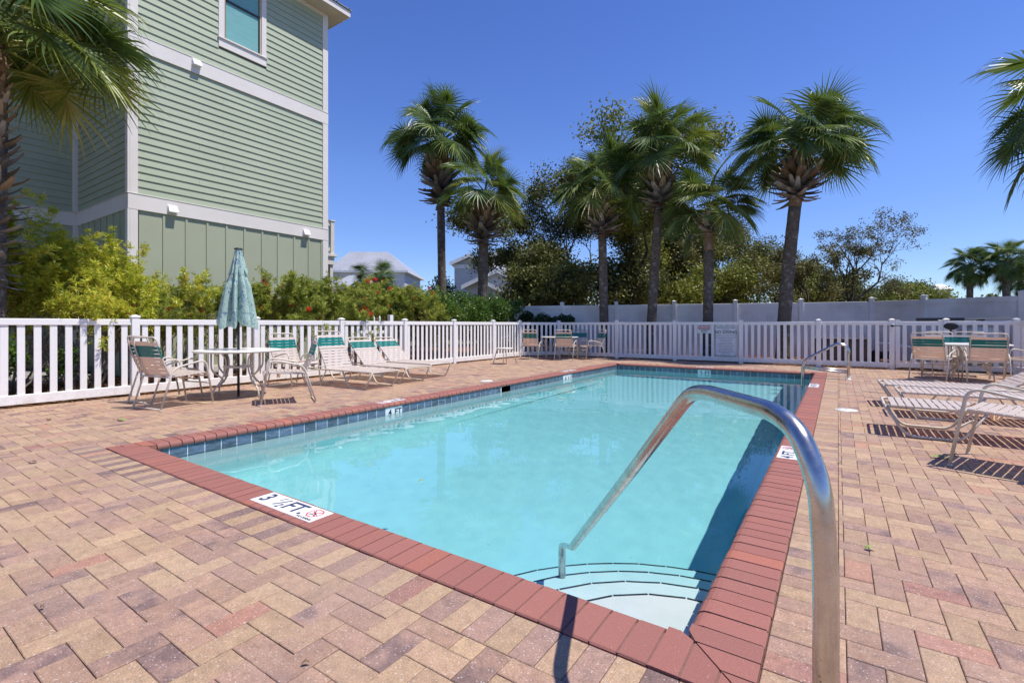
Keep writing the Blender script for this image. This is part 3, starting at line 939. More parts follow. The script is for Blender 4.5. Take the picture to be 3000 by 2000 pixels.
# ------------------------------------------------------------------ stainless handrails
def rail_near():
    P0 = Vector((-.02, 1.12, 0)); P1 = Vector((-1.292, 2.506, 0)); u = (P1 - P0).normalized()
    t = thing('pool_handrail', 'bent stainless steel handrail rising in the foreground over the corner steps', 'handrail', (0, 0, 0), 0, 'stainless pool handrails')
    sz = [(0.0, -.02), (0, .66), (.015, .81), (.075, .90), (.15, .925), (.42, .93), (.50, .918), (.56, .878), (.99, .522), (1.80, -.125), (2.0, -.29), (2.045, -.34), (2.05, -.45), (2.05, -.965)]
    pts = [P0 + u * s + Vector((0, 0, z)) for s, z in sz]
    pts = fillet(pts, [0, .09, .08, .08, .08, .07, .06, .06, .3, .3, .05, .05, .03, 0], 5)
    mb = MB(); mb.tube(pts, .0222, 20); mb.obj('tube', M['steel'], t)
    mb = MB(); mb.lathe([(.055, 0), (.055, .006), (.04, .014), (.026, .03)], 28, (P0.x, P0.y)); mb.obj('base_flange', M['steel'], t)
rail_near()
def rail_far():
    t = thing('pool_handrail', 'double stainless steel ladder handrail at the far right corner of the pool', 'handrail', (.18, 12.30, 0), 0, 'stainless pool handrails')
    for dy in (-.285, .285):
        sz = [(0, 0), (0, .5), (.015, .60), (-.03, .67), (-.11, .712), (-.19, .715), (-.26, .683), (-.72, .394), (-.785, .33), (-.81, .24), (-.817, -.12), (-.83, -.75)]
        pts = fillet([(x, dy, z) for x, z in sz], .07, 4)
        mb = MB(); mb.tube(pts, .0222, 14); mb.obj('rail', M['steel'], t)
        pts = [(-.80, dy, .20), (-.4, dy, .165), (0, dy, .13)]
        mb = MB(); mb.tube(pts, .019, 10); mb.obj('cross_bar', M['steel'], t)
        mb = MB(); mb.lathe([(.055, 0), (.055, .006), (.035, .02), (.024, .03)], 24, (0, dy)); mb.obj('base_flange', M['skimmer'], t)
    for z in (-.40, -.65):
        mb = MB(); mb.bbox(-.86, -.27, z, -.79, .27, z + .025, .006); mb.obj('tread', M['skimmer'], t)
rail_far()
# ------------------------------------------------------------------ white picket fences
def picket_meshes():
    mb = MB(); mb.bbox(-.0395, -.011, 0, .0395, .011, 1.0, .003)
    return mb.mesh('picket', M['vinyl'])
PK = picket_meshes()
mb = MB(); mb.bbox(-.0525, -.0525, -.03, .0525, .0525, 1.235, .004); POST = mb.mesh('post', M['vinyl'])
mb = MB(); mb.bbox(-.0625, -.0625, 1.235, .0625, .0625, 1.252, .003)
mb.add([(-.058, -.058, 1.252), (.058, -.058, 1.252), (.058, .058, 1.252), (-.058, .058, 1.252), (-.02, -.02, 1.275), (.02, -.02, 1.275), (.02, .02, 1.275), (-.02, .02, 1.275)],
       [(0, 1, 5, 4), (1, 2, 6, 5), (2, 3, 7, 6), (3, 0, 4, 7), (4, 5, 6, 7)])
CAP = mb.mesh('post_cap', M['vinyl'])
def picket_run(t, A, B, npk, posts=(True, True), top=1.205, rail=.09, bot=.04):
    """one bay of fence between post centres A and B"""
    A = Vector(A); B = Vector(B); d = B - A; L = d.length; an = math.atan2(d.y, d.x)
    for P, flag in ((A, posts[0]), (B, posts[1])):
        if flag:
            p = link('post', POST, t, (P.x, P.y, 0), (0, 0, an))
            link('post_cap', CAP, p)
    c = (A + B) / 2
    for z0, z1, w_ in ((top - rail, top, .026), (bot, bot + .13, .026)):
        mb = MB(); mb.bbox(-L / 2 + .05, -w_, z0, L / 2 - .05, w_, z1, .005)
        mb.obj('rail', M['vinyl'], t, loc=(c.x, c.y, 0), rot=(0, 0, an))
    z0 = bot + .13; hgt = (top - rail) - z0
    for k in range(npk):
        s = -L / 2 + .0525 + (L - .105) * (k + .5) / npk
        link('picket', PK, t, (c.x + math.cos(an) * (s + rng.uniform(-.002, .002)), c.y + math.sin(an) * s, z0 - .005), (rng.uniform(-.003, .003), rng.uniform(-.003, .003), an + rng.uniform(-.03, .03)), (1, 1, hgt + .01))
fl = thing('picket_fence', 'long white picket fence along the left side of the deck', 'fence', (0, 0, 0), 0)
ysl = [-2.75, -.84, 1.07, 2.976, 4.885, 6.795, 8.705, 10.615, 12.525, 14.10]
XF = -9.2
for k in range(len(ysl) - 1):
    picket_run(fl, (XF, ysl[k], 0), (XF, ysl[k + 1], 0), 11 if ysl[k + 1] - ysl[k] > 1.8 else 9, (True, k == len(ysl) - 2))
fb = thing('picket_fence', 'shaded white picket fence across the far end of the pool', 'fence', (0, 0, 0), 0)
YB = 15.35
picket_run(fb, (XF, 14.10, 0), (-8.35, YB, 0), 8, (False, True))
xsb = [-8.35, -6.13, -4.22, -2.33, -.43, 1.12]
for k in range(len(xsb) - 1):
    picket_run(fb, (xsb[k], YB, 0), (xsb[k + 1], YB, 0), (13, 11, 11, 11, 9)[k], (False, True))
gt = thing('picket_gate', 'white picket gate beside the latch post near the far right corner', 'gate', (0, 0, 0), 0)
mb = MB(); mb.bbox(-.045, -.02, .05, .045, .02, 1.235, .004); ST = mb.mesh('stile', M['vinyl'])
for x in (1.235, 2.04): link('stile', ST, gt, (x, YB, 0))
for z0, z1 in ((1.10, 1.20), (.06, .19)):
    mb = MB(); mb.bbox(1.275, YB - .022, z0, 2.0, YB + .022, z1, .005); mb.obj('rail', M['vinyl'], gt)
for k in range(4): link('picket', PK, gt, (1.28 + .72 * (k + .5) / 4, YB, .185), None, (1, 1, .92))
mb = MB(); mb.bbox(1.10, YB - .085, .93, 1.17, YB - .05, 1.13, .006); lt = mb.obj('latch', M['skimmer'], gt)
mb = MB(); mb.bbox(1.09, YB - .10, 1.07, 1.15, YB - .08, 1.12, .005); mb.tube([(1.15, YB - .09, 1.095), (1.30, YB - .09, 1.10)], .010, 6); mb.obj('latch_handle', M['rubber'], lt)
picket_run(fb, (2.14, YB, 0), (3.32, YB, 0), 6, (True, True))
fr = thing('picket_fence', 'short end of white picket fence leaving the frame at far right', 'fence', (0, 0, 0), 0)
picket_run(fr, (3.32, YB, 0), (4.12, 13.72, 0), 10, (False, True))
picket_run(fr, (4.12, 13.72, 0), (5.0, 12.03, 0), 11, (False, True))
picket_run(fr, (5.0, 12.03, 0), (5.9, 10.34, 0), 11, (False, True))
picket_run(fr, (5.9, 10.34, 0), (6.8, 8.65, 0), 11, (False, True))

# privacy fence behind
def privacy_run(t, A, B, H=1.87, first=True):
    A = Vector(A); B = Vector(B); d = B - A; L = d.length; an = math.atan2(d.y, d.x)
    for P, flag in ((A, first), (B, True)):
        if not flag: continue
        mb = MB(); mb.bbox(-.065, -.065, 0, .065, .065, H + .10, .004)
        p = mb.obj('post', M['fence_panel'], t, loc=(P.x, P.y, 0), rot=(0, 0, an))
        mb = MB(); mb.bbox(-.078, -.078, H + .10, .078, .078, H + .12, .003)
        mb.add([(-.07, -.07, H + .12), (.07, -.07, H + .12), (.07, .07, H + .12), (-.07, .07, H + .12), (0, 0, H + .15)], [(0, 1, 4), (1, 2, 4), (2, 3, 4), (3, 0, 4)])
        mb.obj('post_cap', M['fence_panel'], p)
    c = (A + B) / 2
    for z0, z1 in ((H - .14, H), (0.02, .16)):
        mb = MB(); mb.bbox(-L / 2 + .06, -.025, z0, L / 2 - .06, .025, z1, .005)
        mb.obj('rail', M['fence_panel'], t, loc=(c.x, c.y, 0), rot=(0, 0, an))
    n = max(3, int((L - .12) / .155)); w_ = (L - .12) / n
    mb = MB(); mb.bbox(-w_ / 2 + .0002, -.011, .15, w_ / 2 - .0002, .011, H - .13, .004); bd = mb.mesh('board', M['fence_panel'])
    for k in range(n):
        s = -L / 2 + .06 + w_ * (k + .5)
        link('board', bd, t, (c.x + math.cos(an) * s, c.y + math.sin(an) * s, 0), (0, 0, an))
pf = thing('privacy_fence', 'tall solid white privacy fence behind the palm row', 'fence', (0, 0, 0), 0)
PP = [(-10.9, 16.2), (-8.95, 16.75), (-6.98, 17.4), (-5.0, 18.05), (-3.02, 18.62), (-1.05, 19.15), (.9, 19.45), (2.12, 18.75), (3.95, 17.7), (5.8, 16.6)]
# posts seen in the photograph stand at about every second bay
for k in range(len(PP) - 1): privacy_run(pf, (*PP[k], 0), (*PP[k + 1], 0), 1.87, k == 0)

# signs on the fence
def sign(x0, x1, z0, z1, label, items, border=False):
    t = thing('pool_sign', label, 'sign', ((x0 + x1) / 2, YB - .030, (z0 + z1) / 2), 0)
    w_, h_ = (x1 - x0) / 2, (z1 - z0) / 2
    mb = MB(); mb.bbox(-w_, -.0, -h_, w_, .005, h_, .001); mb.obj('panel', M['sign_white'], t)
    if border:
        mb = MB(); b = .008; i = .012
        for q in ((-w_ + i, h_ - i - b, w_ - i, h_ - i), (-w_ + i, -h_ + i, w_ - i, -h_ + i + b), (-w_ + i, -h_ + i + b, -w_ + i + b, h_ - i - b), (w_ - i - b, -h_ + i + b, w_ - i, h_ - i - b)):
            mb.box(q[0], -.0015, q[1], q[2], -.0003, q[3])
        mb.obj('border', M['ink_green'], t)
    for it in items:
        if it[0] == 'bar':
            _, a0, b0, a1, b1, mt = it
            mb = MB(); mb.box(a0, -.0015, b0, a1, -.0003, b1); mb.obj('colour_band', M[mt], t)
        else:
            body, px, pz, sz, mt, bold, sh = it
            link('lettering', text_mesh(body, sz, M[mt], bold, shear=sh, ext=.0004), t, (px, -.0025, pz), (math.pi / 2, 0, 0))
sign(-3.545, -3.15, .86, 1.112, 'small warning sign with red band, no lifeguard on duty', [('bar', -.175, .012, .175, .112, 'red_paint'), ('WARNING', 0, .062, .085, 'sign_white', .03, 0),
     ('NO LIFEGUARD', 0, -.015, .045, 'ink_green', .02, 0), ('ON DUTY', 0, -.050, .042, 'ink_green', .02, 0), ('SWIM AT YOUR', 0, -.083, .026, 'ink_green', .01, 0), ('OWN RISK', 0, -.106, .026, 'ink_green', .01, 0)])
rules = ['NO LIFEGUARD ON DUTY.  POOL HOURS 8 AM TO 10 PM', 'NO FOOD OR DRINK IN POOL OR ON POOL WET DECK', 'NO GLASS OR ANIMALS IN POOL OR ON POOL DECK',
         'SHOWER BEFORE ENTERING POOL', 'DO NOT SWALLOW WATER', 'BATHING LOAD: 16 PERSONS', 'CHILDREN MUST BE WITH AN ADULT', 'NO RUNNING OR ROUGH PLAY ON DECK', 'NO FLOATS OR BALLS IN THE POOL', 'PROPER SWIMWEAR IS REQUIRED',
         'OWNERS AND GUESTS OF VILLAGE ONLY', 'NO SMOKING, NO PETS IN POOL AREA', 'SWIM AT OWN RISK']
its = [('Emerald Waters Village', 0, .402, .052, 'ink_green', 0, .35), ('Pool Rules', 0, .355, .044, 'ink_green', 0, .35), ('NO DIVING', 0, .275, .118, 'ink_green', .02, 0)]
for k, rr in enumerate(rules):
    its.append((rr, 0, .195 - .0455 * k, .0235 if k < 3 else .0245, 'ink', .006, 0))
its.append(('POOL MAXIMUM DEPTH: 5 FEET', 0, -.415, .038, 'ink_green', .01, 0))
sign(-3.037, -2.446, .166, 1.08, 'large white NO DIVING pool rules sign with green border', its, True)

# white gate post and pointed pickets standing behind the hedge
gp_ = thing('garden_gate', 'thick white post and pointed pickets rising behind the left fence before the dark hedge', 'gate', (0, 0, 0), 0)
for k, (x, y, w_, h_) in enumerate([(-9.62, 8.60, .055, 1.37), (-9.66, 8.28, .018, 1.30), (-9.68, 8.12, .018, 1.28), (-9.70, 7.90, .018, 1.24)]):
    mb = MB(); mb.bbox(-w_, -w_, 0, w_, w_, h_, .004)
    if w_ < .03: mb.add([(-w_, -w_, h_), (w_, -w_, h_), (w_, w_, h_), (-w_, w_, h_), (0, 0, h_ + .06)], [(0, 1, 4), (1, 2, 4), (2, 3, 4), (3, 0, 4)])
    mb.obj('post' if w_ > .03 else 'picket', M['vinyl'], gp_, loc=(x, y, 0))
mb = MB(); mb.bbox(-.02, -.5, .9, .02, .4, .97, .004); mb.obj('rail', M['vinyl'], gp_, loc=(-9.69, 8.2, 0))
# ------------------------------------------------------------------ sage green house on the left
HX, HY0, HY1 = -12.43, 3.92, 8.66
CX = -15.8
E_ = .1614
ZL0, ZL1, ZU0, ZU1, ZT_ = 3.574, 3.903, 6.97, 7.30, 10.20
hs = thing('green_house', 'three storey sage green house with clapboard siding and pale trim bands', 'house', (0, 0, 0), 0)
mb = MB()
mb.box(HX - 3.2, HY0 + .06, -.1, HX - .06, HY1 - .06, ZT_)
mb.box(CX - 4, -3.0, -.1, CX - .06, HY1 - .06, ZT_)
mb.box(HX - 4.0, HY0 + .5, 0, HX - 3.1, HY1 + .0 - .03, ZT_)
mb.obj('wall', M['siding'], hs)
mb = MB(); mb.box(CX - 4, -3.0, 8.75, HX + .0, HY0 - .02, 10.3); mb.obj('shade_overhang', M['soffit'], hs)  # unseen block, added over the recess to put the back wall in shade

def plank_mesh(L, name='siding_plank', e=E_):
    mb = MB(); y = L
    # local: x along wall, +y outwards, z up
    vs = []
    for x in (0, L): vs += [(x, 0, 0), (x, .026, 0), (x, .026, .008), (x, .003, e + .02), (x, 0, e + .02)]
    fs = [(4, 3, 2, 1, 0), (5, 6, 7, 8, 9)] + [(k, k + 1, 5 + k + 1, 5 + k) for k in range(4)]
    mb.add(vs, fs); return mb.mesh(name, M['siding'])
def siding(A, B, z0, z1, e=E_, holes=()):
    A = Vector(A); B = Vector(B); d = B - A; L = d.length; an = math.atan2(d.y, d.x)
    n = int(round((z1 - z0) / e)); e2 = (z1 - z0) / n
    cache = {}
    for k in range(n):
        z = z0 + k * e2
        spans = [(0, L)]
        for h0, h1, hz0, hz1 in holes:
            if z + e2 > hz0 + .02 and z < hz1 - .02:
                spans = [s for a0, a1 in spans for s in ((a0, min(a1, h0)), (max(a0, h1), a1)) if s[1] - s[0] > .03]
        sp2 = []
        for a0, a1 in spans:
            if a1 - a0 > 2.6:
                c_ = a0 + (a1 - a0) * (.28, .61, .44, .73, .36)[k % 5]
                sp2 += [(a0, c_ - .0015), (c_ + .0015, a1)]
            else: sp2.append((a0, a1))
        for s0, s1 in sp2:
            key = round(s1 - s0, 3)
            if key not in cache: cache[key] = plank_mesh(s1 - s0, e=e2)
            p = A + d.normalized() * s0
            link('siding_plank', cache[key], hs, (p.x, p.y, z - (0 if k < n - 1 else .021)), (0, 0, an))
# wall A faces +X: run towards -Y so that local +y points to +X  (rotate: direction (0,-1) -> left normal = (1,0))
def wall(Afrom, Ato, holes_low=(), holes_up=()):
    siding(Afrom, Ato, ZL1 + .012, ZU0, holes=holes_low)
    siding(Afrom, Ato, ZU1 + .012, ZT_ - .12, holes=holes_up)
WY0, WY1, WZ0 = 5.69, 6.866, 7.87
wall((HX, HY1 - .13, 0), (HX, HY0 + .145, 0), holes_up=[(HY1 - .13 - WY1, HY1 - .13 - WY0, WZ0, 10.4)])
wall((HX - .10, HY0, 0), (CX + .10, HY0, 0), holes_up=[(HX - .10 + 13.60, HX - .10 + 14.72, 7.9, 10.3)])
wall((CX, HY0 - .10, 0), (CX, -2.8, 0))

# trim: corner boards, belly bands with drip caps
def trim(x0, y0, z0, x1, y1, z1, name='trim_board', mat='trim'):
    mb = MB(); mb.bbox(x0, y0, z0, x1, y1, z1, .004); return mb.obj(name, M[mat], hs)
T = .042
for z0, z1 in ((0, ZL0 - .001), (ZL1 + .014, ZU0 - .001), (ZU1 + .014, ZT_ - .001)):
    trim(HX - .02, HY0 - .0, z0, HX + T, HY0 + .145, z1)
    trim(HX - .10, HY0 - T, z0, HX + T - .0, HY0 - .001, z1)
    trim(HX - .02, HY1 - .13, z0, HX + T, HY1 + T, z1)
    trim(CX + .002, HY0 - .10, z0, CX + .10, HY0 - .001, z1)
for z0, z1 in ((ZL0, ZL1), (ZU0, ZU1)):
    trim(HX, HY0 - .036, z0, HX + .046, HY1 + .046, z1, 'belly_band')
    trim(CX, HY0 - .036, z0, HX - .001, HY0 - .001, z1, 'belly_band')
    trim(CX, -2.9, z0, CX + .036, HY0 - .037, z1, 'belly_band')
    trim(HX - .01, HY0 - .055, z1, HX + .055, HY1 + .05, z1 + .013, 'drip_cap')
    trim(CX - .01, HY0 - .055, z1, HX - .011, HY0 + .0, z1 + .013, 'drip_cap')
    trim(CX - .01, -2.9, z1, CX + .055, HY0 - .056, z1 + .013, 'drip_cap')
trim(HX, HY0, ZT_ - .12, HX + .028, HY1, ZT_, 'frieze_board')
trim(HX - .10, HY0 - .03, -.02, HX + .05, HY1, .14, 'base_board')
# board and batten ground floor
bats = [3.924 + .145 + .02, 4.551, 4.998, 5.444, 5.878, 6.312, 6.762, 7.192, 7.653, 8.098, 8.505]
for k in range(len(bats) - 1):
    mb = MB(); mb.box(HX - .01, bats[k] + .004, .12, HX + .006, bats[k + 1] - .004, ZL0); mb.obj('wall_panel', M['board'], hs)
mb = MB(); mb.bbox(HX + .006, -.024, .12, HX + .026, .024, ZL0 - .001, .003); bme = mb.mesh('batten', M['board'])
for y in bats[1:]: link('batten', bme, hs, (0, y, 0))
xb = HX - .10
while xb > CX + .2:
    mb = MB(); mb.box(xb - .40, HY0 - .006, .12, xb - .006, HY0 + .01, ZL0); mb.obj('wall_panel', M['board'], hs)
    mb = MB(); mb.bbox(xb - .426, HY0 - .026, .12, xb - .378, HY0 - .006, ZL0 - .001, .003); mb.obj('batten', M['board'], hs)
    xb -= .402
yb = HY0 - .1
while yb > -2.5:
    mb = MB(); mb.box(CX - .01, yb - .40, .12, CX + .006, yb - .006, ZL0); mb.obj('wall_panel', M['board'], hs)
    mb = MB(); mb.bbox(CX + .006, yb - .426, .12, CX + .026, yb - .378, ZL0 - .001, .003); mb.obj('batten', M['board'], hs)
    yb -= .402
# windows
def window_A():
    w = bpy.data.objects.new('window', None); COL.objects.link(w); w.parent = hs
    y0, y1, z0, z1 = WY0, WY1, 7.86, 10.05
    def b(n, m, *q, bev=.004):
        mb = MB(); mb.bbox(*q, bev); return mb.obj(n, M[m], w)
    b('casing', 'trim', HX - .01, y0, z0 + .235, HX + .034, y0 + .125, z1)
    b('casing', 'trim', HX - .01, y1 - .125, z0 + .235, HX + .034, y1, z1)
    b('casing', 'trim', HX - .01, y0, z1 + .001, HX + .04, y1, z1 + .14)
    b('apron', 'trim', HX - .01, y0, z0, HX + .036, y1, z0 + .20)
    b('sill', 'trim', HX - .01, y0 - .02, z0 + .201, HX + .065, y1 + .02, z0 + .234)
    i0, i1 = y0 + .126, y1 - .126
    b('frame', 'trim_tan', HX - .03, i0, z0 + .235, HX + .012, i0 + .035, z1)
    b('frame', 'trim_tan', HX - .03, i1 - .035, z0 + .235, HX + .012, i1, z1)
    b('frame', 'trim_tan', HX - .03, i0 + .036, z0 + .235, HX + .012, i1 - .036, z0 + .27)
    zc = 9.07
    b('sash', 'dark_metal', HX - .02, i0 + .036, zc - .022, HX + .008, i1 - .036, zc + .022)
    b('sash', 'dark_metal', HX - .02, i1 - .062, z0 + .271, HX + .0, i1 - .036, zc - .023)
    b('sash', 'dark_metal', HX - .02, i0 + .036, z0 + .271, HX + .0, i0 + .052, zc - .023)
    mb = MB(); mb.box(HX - .05, i0 + .053, z0 + .271, HX - .022, i1 - .063, zc - .023); mb.obj('pane', M['glass'], w)
    mb = MB(); mb.box(HX - .05, i0 + .053, zc + .023, HX - .028, i1 - .063, z1 - .001); mb.obj('pane', M['glass'], w)
window_A()
def window_B():
    w = bpy.data.objects.new('window', None); COL.objects.link(w); w.parent = hs
    x0, x1, z0, z1 = -14.72, -13.60, 7.92, 10.05
    Y = HY0
    def b(n, m, *q):
        mb = MB(); mb.bbox(*q, .004); return mb.obj(n, M[m], w)
    b('casing', 'trim', x0, Y - .034, z0 + .2, x0 + .11, Y + .01, z1); b('casing', 'trim', x1 - .11, Y - .034, z0 + .2, x1, Y + .01, z1)
    b('apron', 'trim', x0, Y - .036, z0, x1, Y + .01, z0 + .199)
    b('frame', 'dark_metal', x0 + .111, Y - .012, z0 + .2, x0 + .16, Y + .03, z1); b('frame', 'dark_metal', x1 - .16, Y - .012, z0 + .2, x1 - .111, Y + .03, z1)
    mb = MB(); mb.box(x0 + .161, Y + .02, z0 + .2, x1 - .161, Y + .05, z1); mb.obj('pane', M['glass'], w)
window_B()
# vent hoods
def vent(y, z):
    v = bpy.data.objects.new('vent_hood', None); COL.objects.link(v); v.parent = hs; v.location = (HX + .036, y, z)
    mb = MB(); mb.bbox(0, -.10, -.09, .02, .10, .09, .004); mb.obj('back_plate', M['skimmer'], v)
    mb = MB(); vs = [(.02, -.085, .075), (.02, .085, .075), (.045, -.085, .075), (.045, .085, .075), (.115, -.09, -.05), (.115, .09, -.05), (.02, -.085, -.075), (.02, .085, -.075), (.115, -.09, -.075), (.115, .09, -.075)]
    mb.add(vs, [(0, 1, 3, 2), (2, 3, 5, 4), (4, 5, 9, 8), (0, 2, 4, 8, 6), (1, 7, 9, 5, 3), (6, 8, 9, 7)]); mb.obj('hood', M['skimmer'], v)
vent(5.19, 7.20); vent(4.70, 3.70); vent(7.98, 3.70)
# eaves and roof
OV = .46
trim(HX - .05, -2.9, ZT_ + .001, HX + OV, HY1 + OV, ZT_ + .03, 'soffit', 'soffit')
trim(HX - 4.5, HY1 - .3, ZT_ + .001, HX - .06, HY1 + OV, ZT_ + .03, 'soffit', 'soffit')
trim(HX + OV - .0, -2.9, ZT_ - .01, HX + OV + .025, HY1 + OV + .025, ZT_ + .17, 'fascia', 'trim')
trim(HX - 4.5, HY1 + OV, ZT_ - .01, HX + OV - .001, HY1 + OV + .025, ZT_ + .17, 'fascia', 'trim')
mb = MB()
e0, e1, f1 = HX + OV + .06, HX - 3.8, HY1 + OV + .06
zz = ZT_ + .175
vs = [(e0, -3, zz), (e0, f1, zz), (e0 - 3.2, f1 - 3.2, zz + 1.7), (e0 - 3.2, -3, zz + 1.7), (e1 - 2, f1, zz), (e0, -3, zz + .03), (e0, f1, zz + .03), (e0 - 3.2, f1 - 3.2, zz + 1.73), (e0 - 3.2, -3, zz + 1.73), (e1 - 2, f1, zz + .03)]
mb.add(vs, [(3, 2, 1, 0), (2, 4, 1), (5, 6, 7, 8), (6, 9, 7), (0, 1, 6, 5), (1, 4, 9, 6)])
rf = mb.obj('roof', M['roof_blue'], hs)
mb = MB(); mb.bbox(-.012, -.016, 0, .012, .016, .03, .003)
for k in range(26):
    y = f1 - .1 - k * .42
    mb = MB(); mb.tube([(e0 + .01, y, zz + .03), (e0 - min(3.1, f1 - y), y, zz + .03 + min(3.1, f1 - y) * .53)], .02, 5); mb.obj('seam', M['roof_blue'], rf)
# small rear deck with railing
dk = bpy.data.objects.new('rear_deck', None); COL.objects.link(dk); dk.parent = hs
def db(n, *q):
    mb = MB(); mb.bbox(*q, .005); return mb.obj(n, M['rail_paint'], dk)
DXr = HX - .16
db('fascia', DXr - 2.0, HY1 + .05, 2.92, DXr, HY1 + .40, 3.16)
db('floor_board', DXr - 2.0, HY1 + .05, 3.161, DXr + .05, HY1 + .47, 3.24)
db('post', DXr - .12, HY1 + .28, 3.241, DXr + .0, HY1 + .40, 4.22)
db('post_cap', DXr - .14, HY1 + .26, 4.221, DXr + .02, HY1 + .42, 4.26)
db('rail', DXr - .10, HY1 + .05, 4.08, DXr - .03, HY1 + .279, 4.15)
db('rail', DXr - .10, HY1 + .05, 3.33, DXr - .03, HY1 + .279, 3.42)
for k in range(2): db('baluster', DXr - .085, HY1 + .10 + .085 * k, 3.421, DXr - .05, HY1 + .135 + .085 * k, 4.079)
db('corner_post', DXr - 1.9, HY1 + .28, 0, DXr - 1.75, HY1 + .40, 2.919)
db('corner_post', DXr - .16, HY1 + .28, 0, DXr - .04, HY1 + .38, 2.919)
lp = MB(); lp.tube([(DXr - .08, HY1 + .2, 2.92), (DXr - .08, HY1 + .2, 2.80)], .006, 5); lp.lathe([(.012, 2.80), (.04, 2.74), (.045, 2.68), (.02, 2.66)], 12, (DXr - .08, HY1 + .2)); lp.obj('porch_light', M['rubber'], dk)

# driveway slab and kerb between house and hedge
mb = MB(); mb.bbox(-30, -8, -.02, -12.75, 3.55, .05, .01); o = mb.obj('driveway', M['concrete']); o['kind'] = 'structure'
# dark parked car seen through the pickets
def car(x, y, rz):
    t = thing('parked_car', 'dark grey car parked behind the fence at far left', 'car', (x, y, .05), rz)
    prof_ = [(2.15, .28), (2.25, .45), (2.2, .68), (1.9, .80), (1.1, .90), (.45, 1.32), (-.9, 1.38), (-1.6, 1.15), (-2.05, .98), (-2.2, .72), (-2.18, .3)]
    def shell(pr, hw, tuck):
        mb = MB(); vs = []; n = len(pr)
        for sy in (-1, -.92, .92, 1):
            for px, pz in pr:
                k_ = tuck if abs(sy) == 1 else 0
                zz_ = max(0, (pz - .85)) * .28
                vs.append((px * (1 - .02 * k_), sy * hw * (1 - zz_), pz - (.05 * k_ if pz > .5 else -.03 * k_)))
        fs = [tuple(range(n - 1, -1, -1)), tuple(3 * n + k for k in range(n))]
        for r_ in range(3):
            for k in range(n): fs.append((r_ * n + k, r_ * n + (k + 1) % n, (r_ + 1) * n + (k + 1) % n, (r_ + 1) * n + k))
        mb.add(vs, fs, True); return mb
    shell(prof_, .9, 1).obj('body', M['car_paint'], t)
    gp = [(.98, .93), (.42, 1.27), (-.88, 1.33), (-1.5, 1.13), (-1.6, .98)]
    for s in (-1, 1):
        mb = MB(); mb.add([(px, s * (.905 - max(0, pz - .85) * .27), pz) for px, pz in gp], [tuple(range(5)) if s < 0 else tuple(range(4, -1, -1))]); mb.obj('side_window', M['car_glass'], t)
        mb = MB(); mb.lathe([(.01, 0), (.06, .015), (.09, 0)], 12); mb.obj('headlight', M['steel'], t, loc=(2.17, s * .62, .62), rot=(0, R(80), 0), scale=(.9, 1.4, 1))
    mb = MB(); mb.add([(1.06, -.72, .93), (1.06, .72, .93), (.5, .62, 1.29), (.5, -.62, 1.29)], [(0, 1, 2, 3)]); mb.obj('windscreen', M['car_glass'], t, loc=(.02, 0, .012))
    for wx in (1.4, -1.35):
        for s in (-1, 1):
            mb = MB(); mb.lathe([(.2, -.1), (.31, -.1), (.33, -.06), (.33, .06), (.31, .1), (.2, .1)], 24)
            w = mb.obj('wheel', M['rubber'], t, loc=(wx, s * .80, .33), rot=(R(90), 0, 0))
            mb = MB(); mb.lathe([(.21, -.08), (.19, -.02), (.05, -.05), (.03, .0), (.05, .05), (.19, .02), (.21, .08)], 16); mb.obj('rim', M['steel'], w)
car(-16.2, .9, R(20))

# ------------------------------------------------------------------ neighbouring houses far behind
def at(px, py, d):
    l = (px - 1500) / FPX * d
    return Vector((d * FW[0] + l * RT[0], d * FW[1] + l * RT[1], EYE - (py - 951) * d / FPX))
def hip_house(t, px0, px1, y_eave, y_ridge, d, rx0, rx1, dep=7, mat='house_grey', eave=.4):
    A = at(px0, y_eave, d); B = at(px1, y_eave, d); ze = A.z; zr = at(px0, y_ridge, d + dep / 2).z
    w = (B - A); w.z = 0; L = w.length; u = w.normalized(); v = Vector((-u.y, u.x, 0))
    O = Vector((A.x, A.y, 0))
    def P(s, q, z): return O + u * s + v * q + Vector((0, 0, z))
    mb = MB(); vs = [P(eave, eave, 0), P(L - eave, eave, 0), P(L - eave, dep, 0), P(eave, dep, 0), P(eave, eave, ze), P(L - eave, eave, ze), P(L - eave, dep, ze), P(eave, dep, ze)]
    mb.add(vs, [(0, 1, 5, 4), (1, 2, 6, 5), (2, 3, 7, 6), (3, 0, 4, 7)]); mb.obj('wall', M[mat], t)
    mb = MB(); vs = [P(0, 0, ze - .16), P(L, 0, ze - .16), P(L, dep + eave, ze - .16), P(0, dep + eave, ze - .16), P(0, 0, ze), P(L, 0, ze), P(L, dep + eave, ze), P(0, dep + eave, ze)]
    mb.add(vs, [(3, 2, 1, 0), (0, 1, 5, 4), (1, 2, 6, 5), (2, 3, 7, 6), (3, 0, 4, 7)]); mb.obj('fascia', M['house_white'], t)
    mb = MB(); r0 = L * rx0; r1 = L * rx1; q = (dep + eave) / 2
    vs = [P(0, 0, ze + .002), P(L, 0, ze + .002), P(L, dep + eave, ze + .002), P(0, dep + eave, ze + .002), P(r0, q, zr), P(r1, q, zr)]
    mb.add(vs, [(0, 1, 5, 4), (1, 2, 5), (2, 3, 4, 5), (3, 0, 4)]); rf = mb.obj('roof', M['roof'], t)
    n = int(L / .45)
    mb = MB()
    for k in range(1, n):
        s = L * k / n
        tt = min(1, s / max(r0, .01), (L - s) / max(L - r1, .01))
        mb.tube([P(s, 0, ze + .02), P(s, q * tt, ze + .02 + (zr - ze) * tt)], .03, 4, caps=False)
    sm = mb.obj('seam', M['roof'], rf); sm['kind'] = 'stuff'
    return P, L, ze
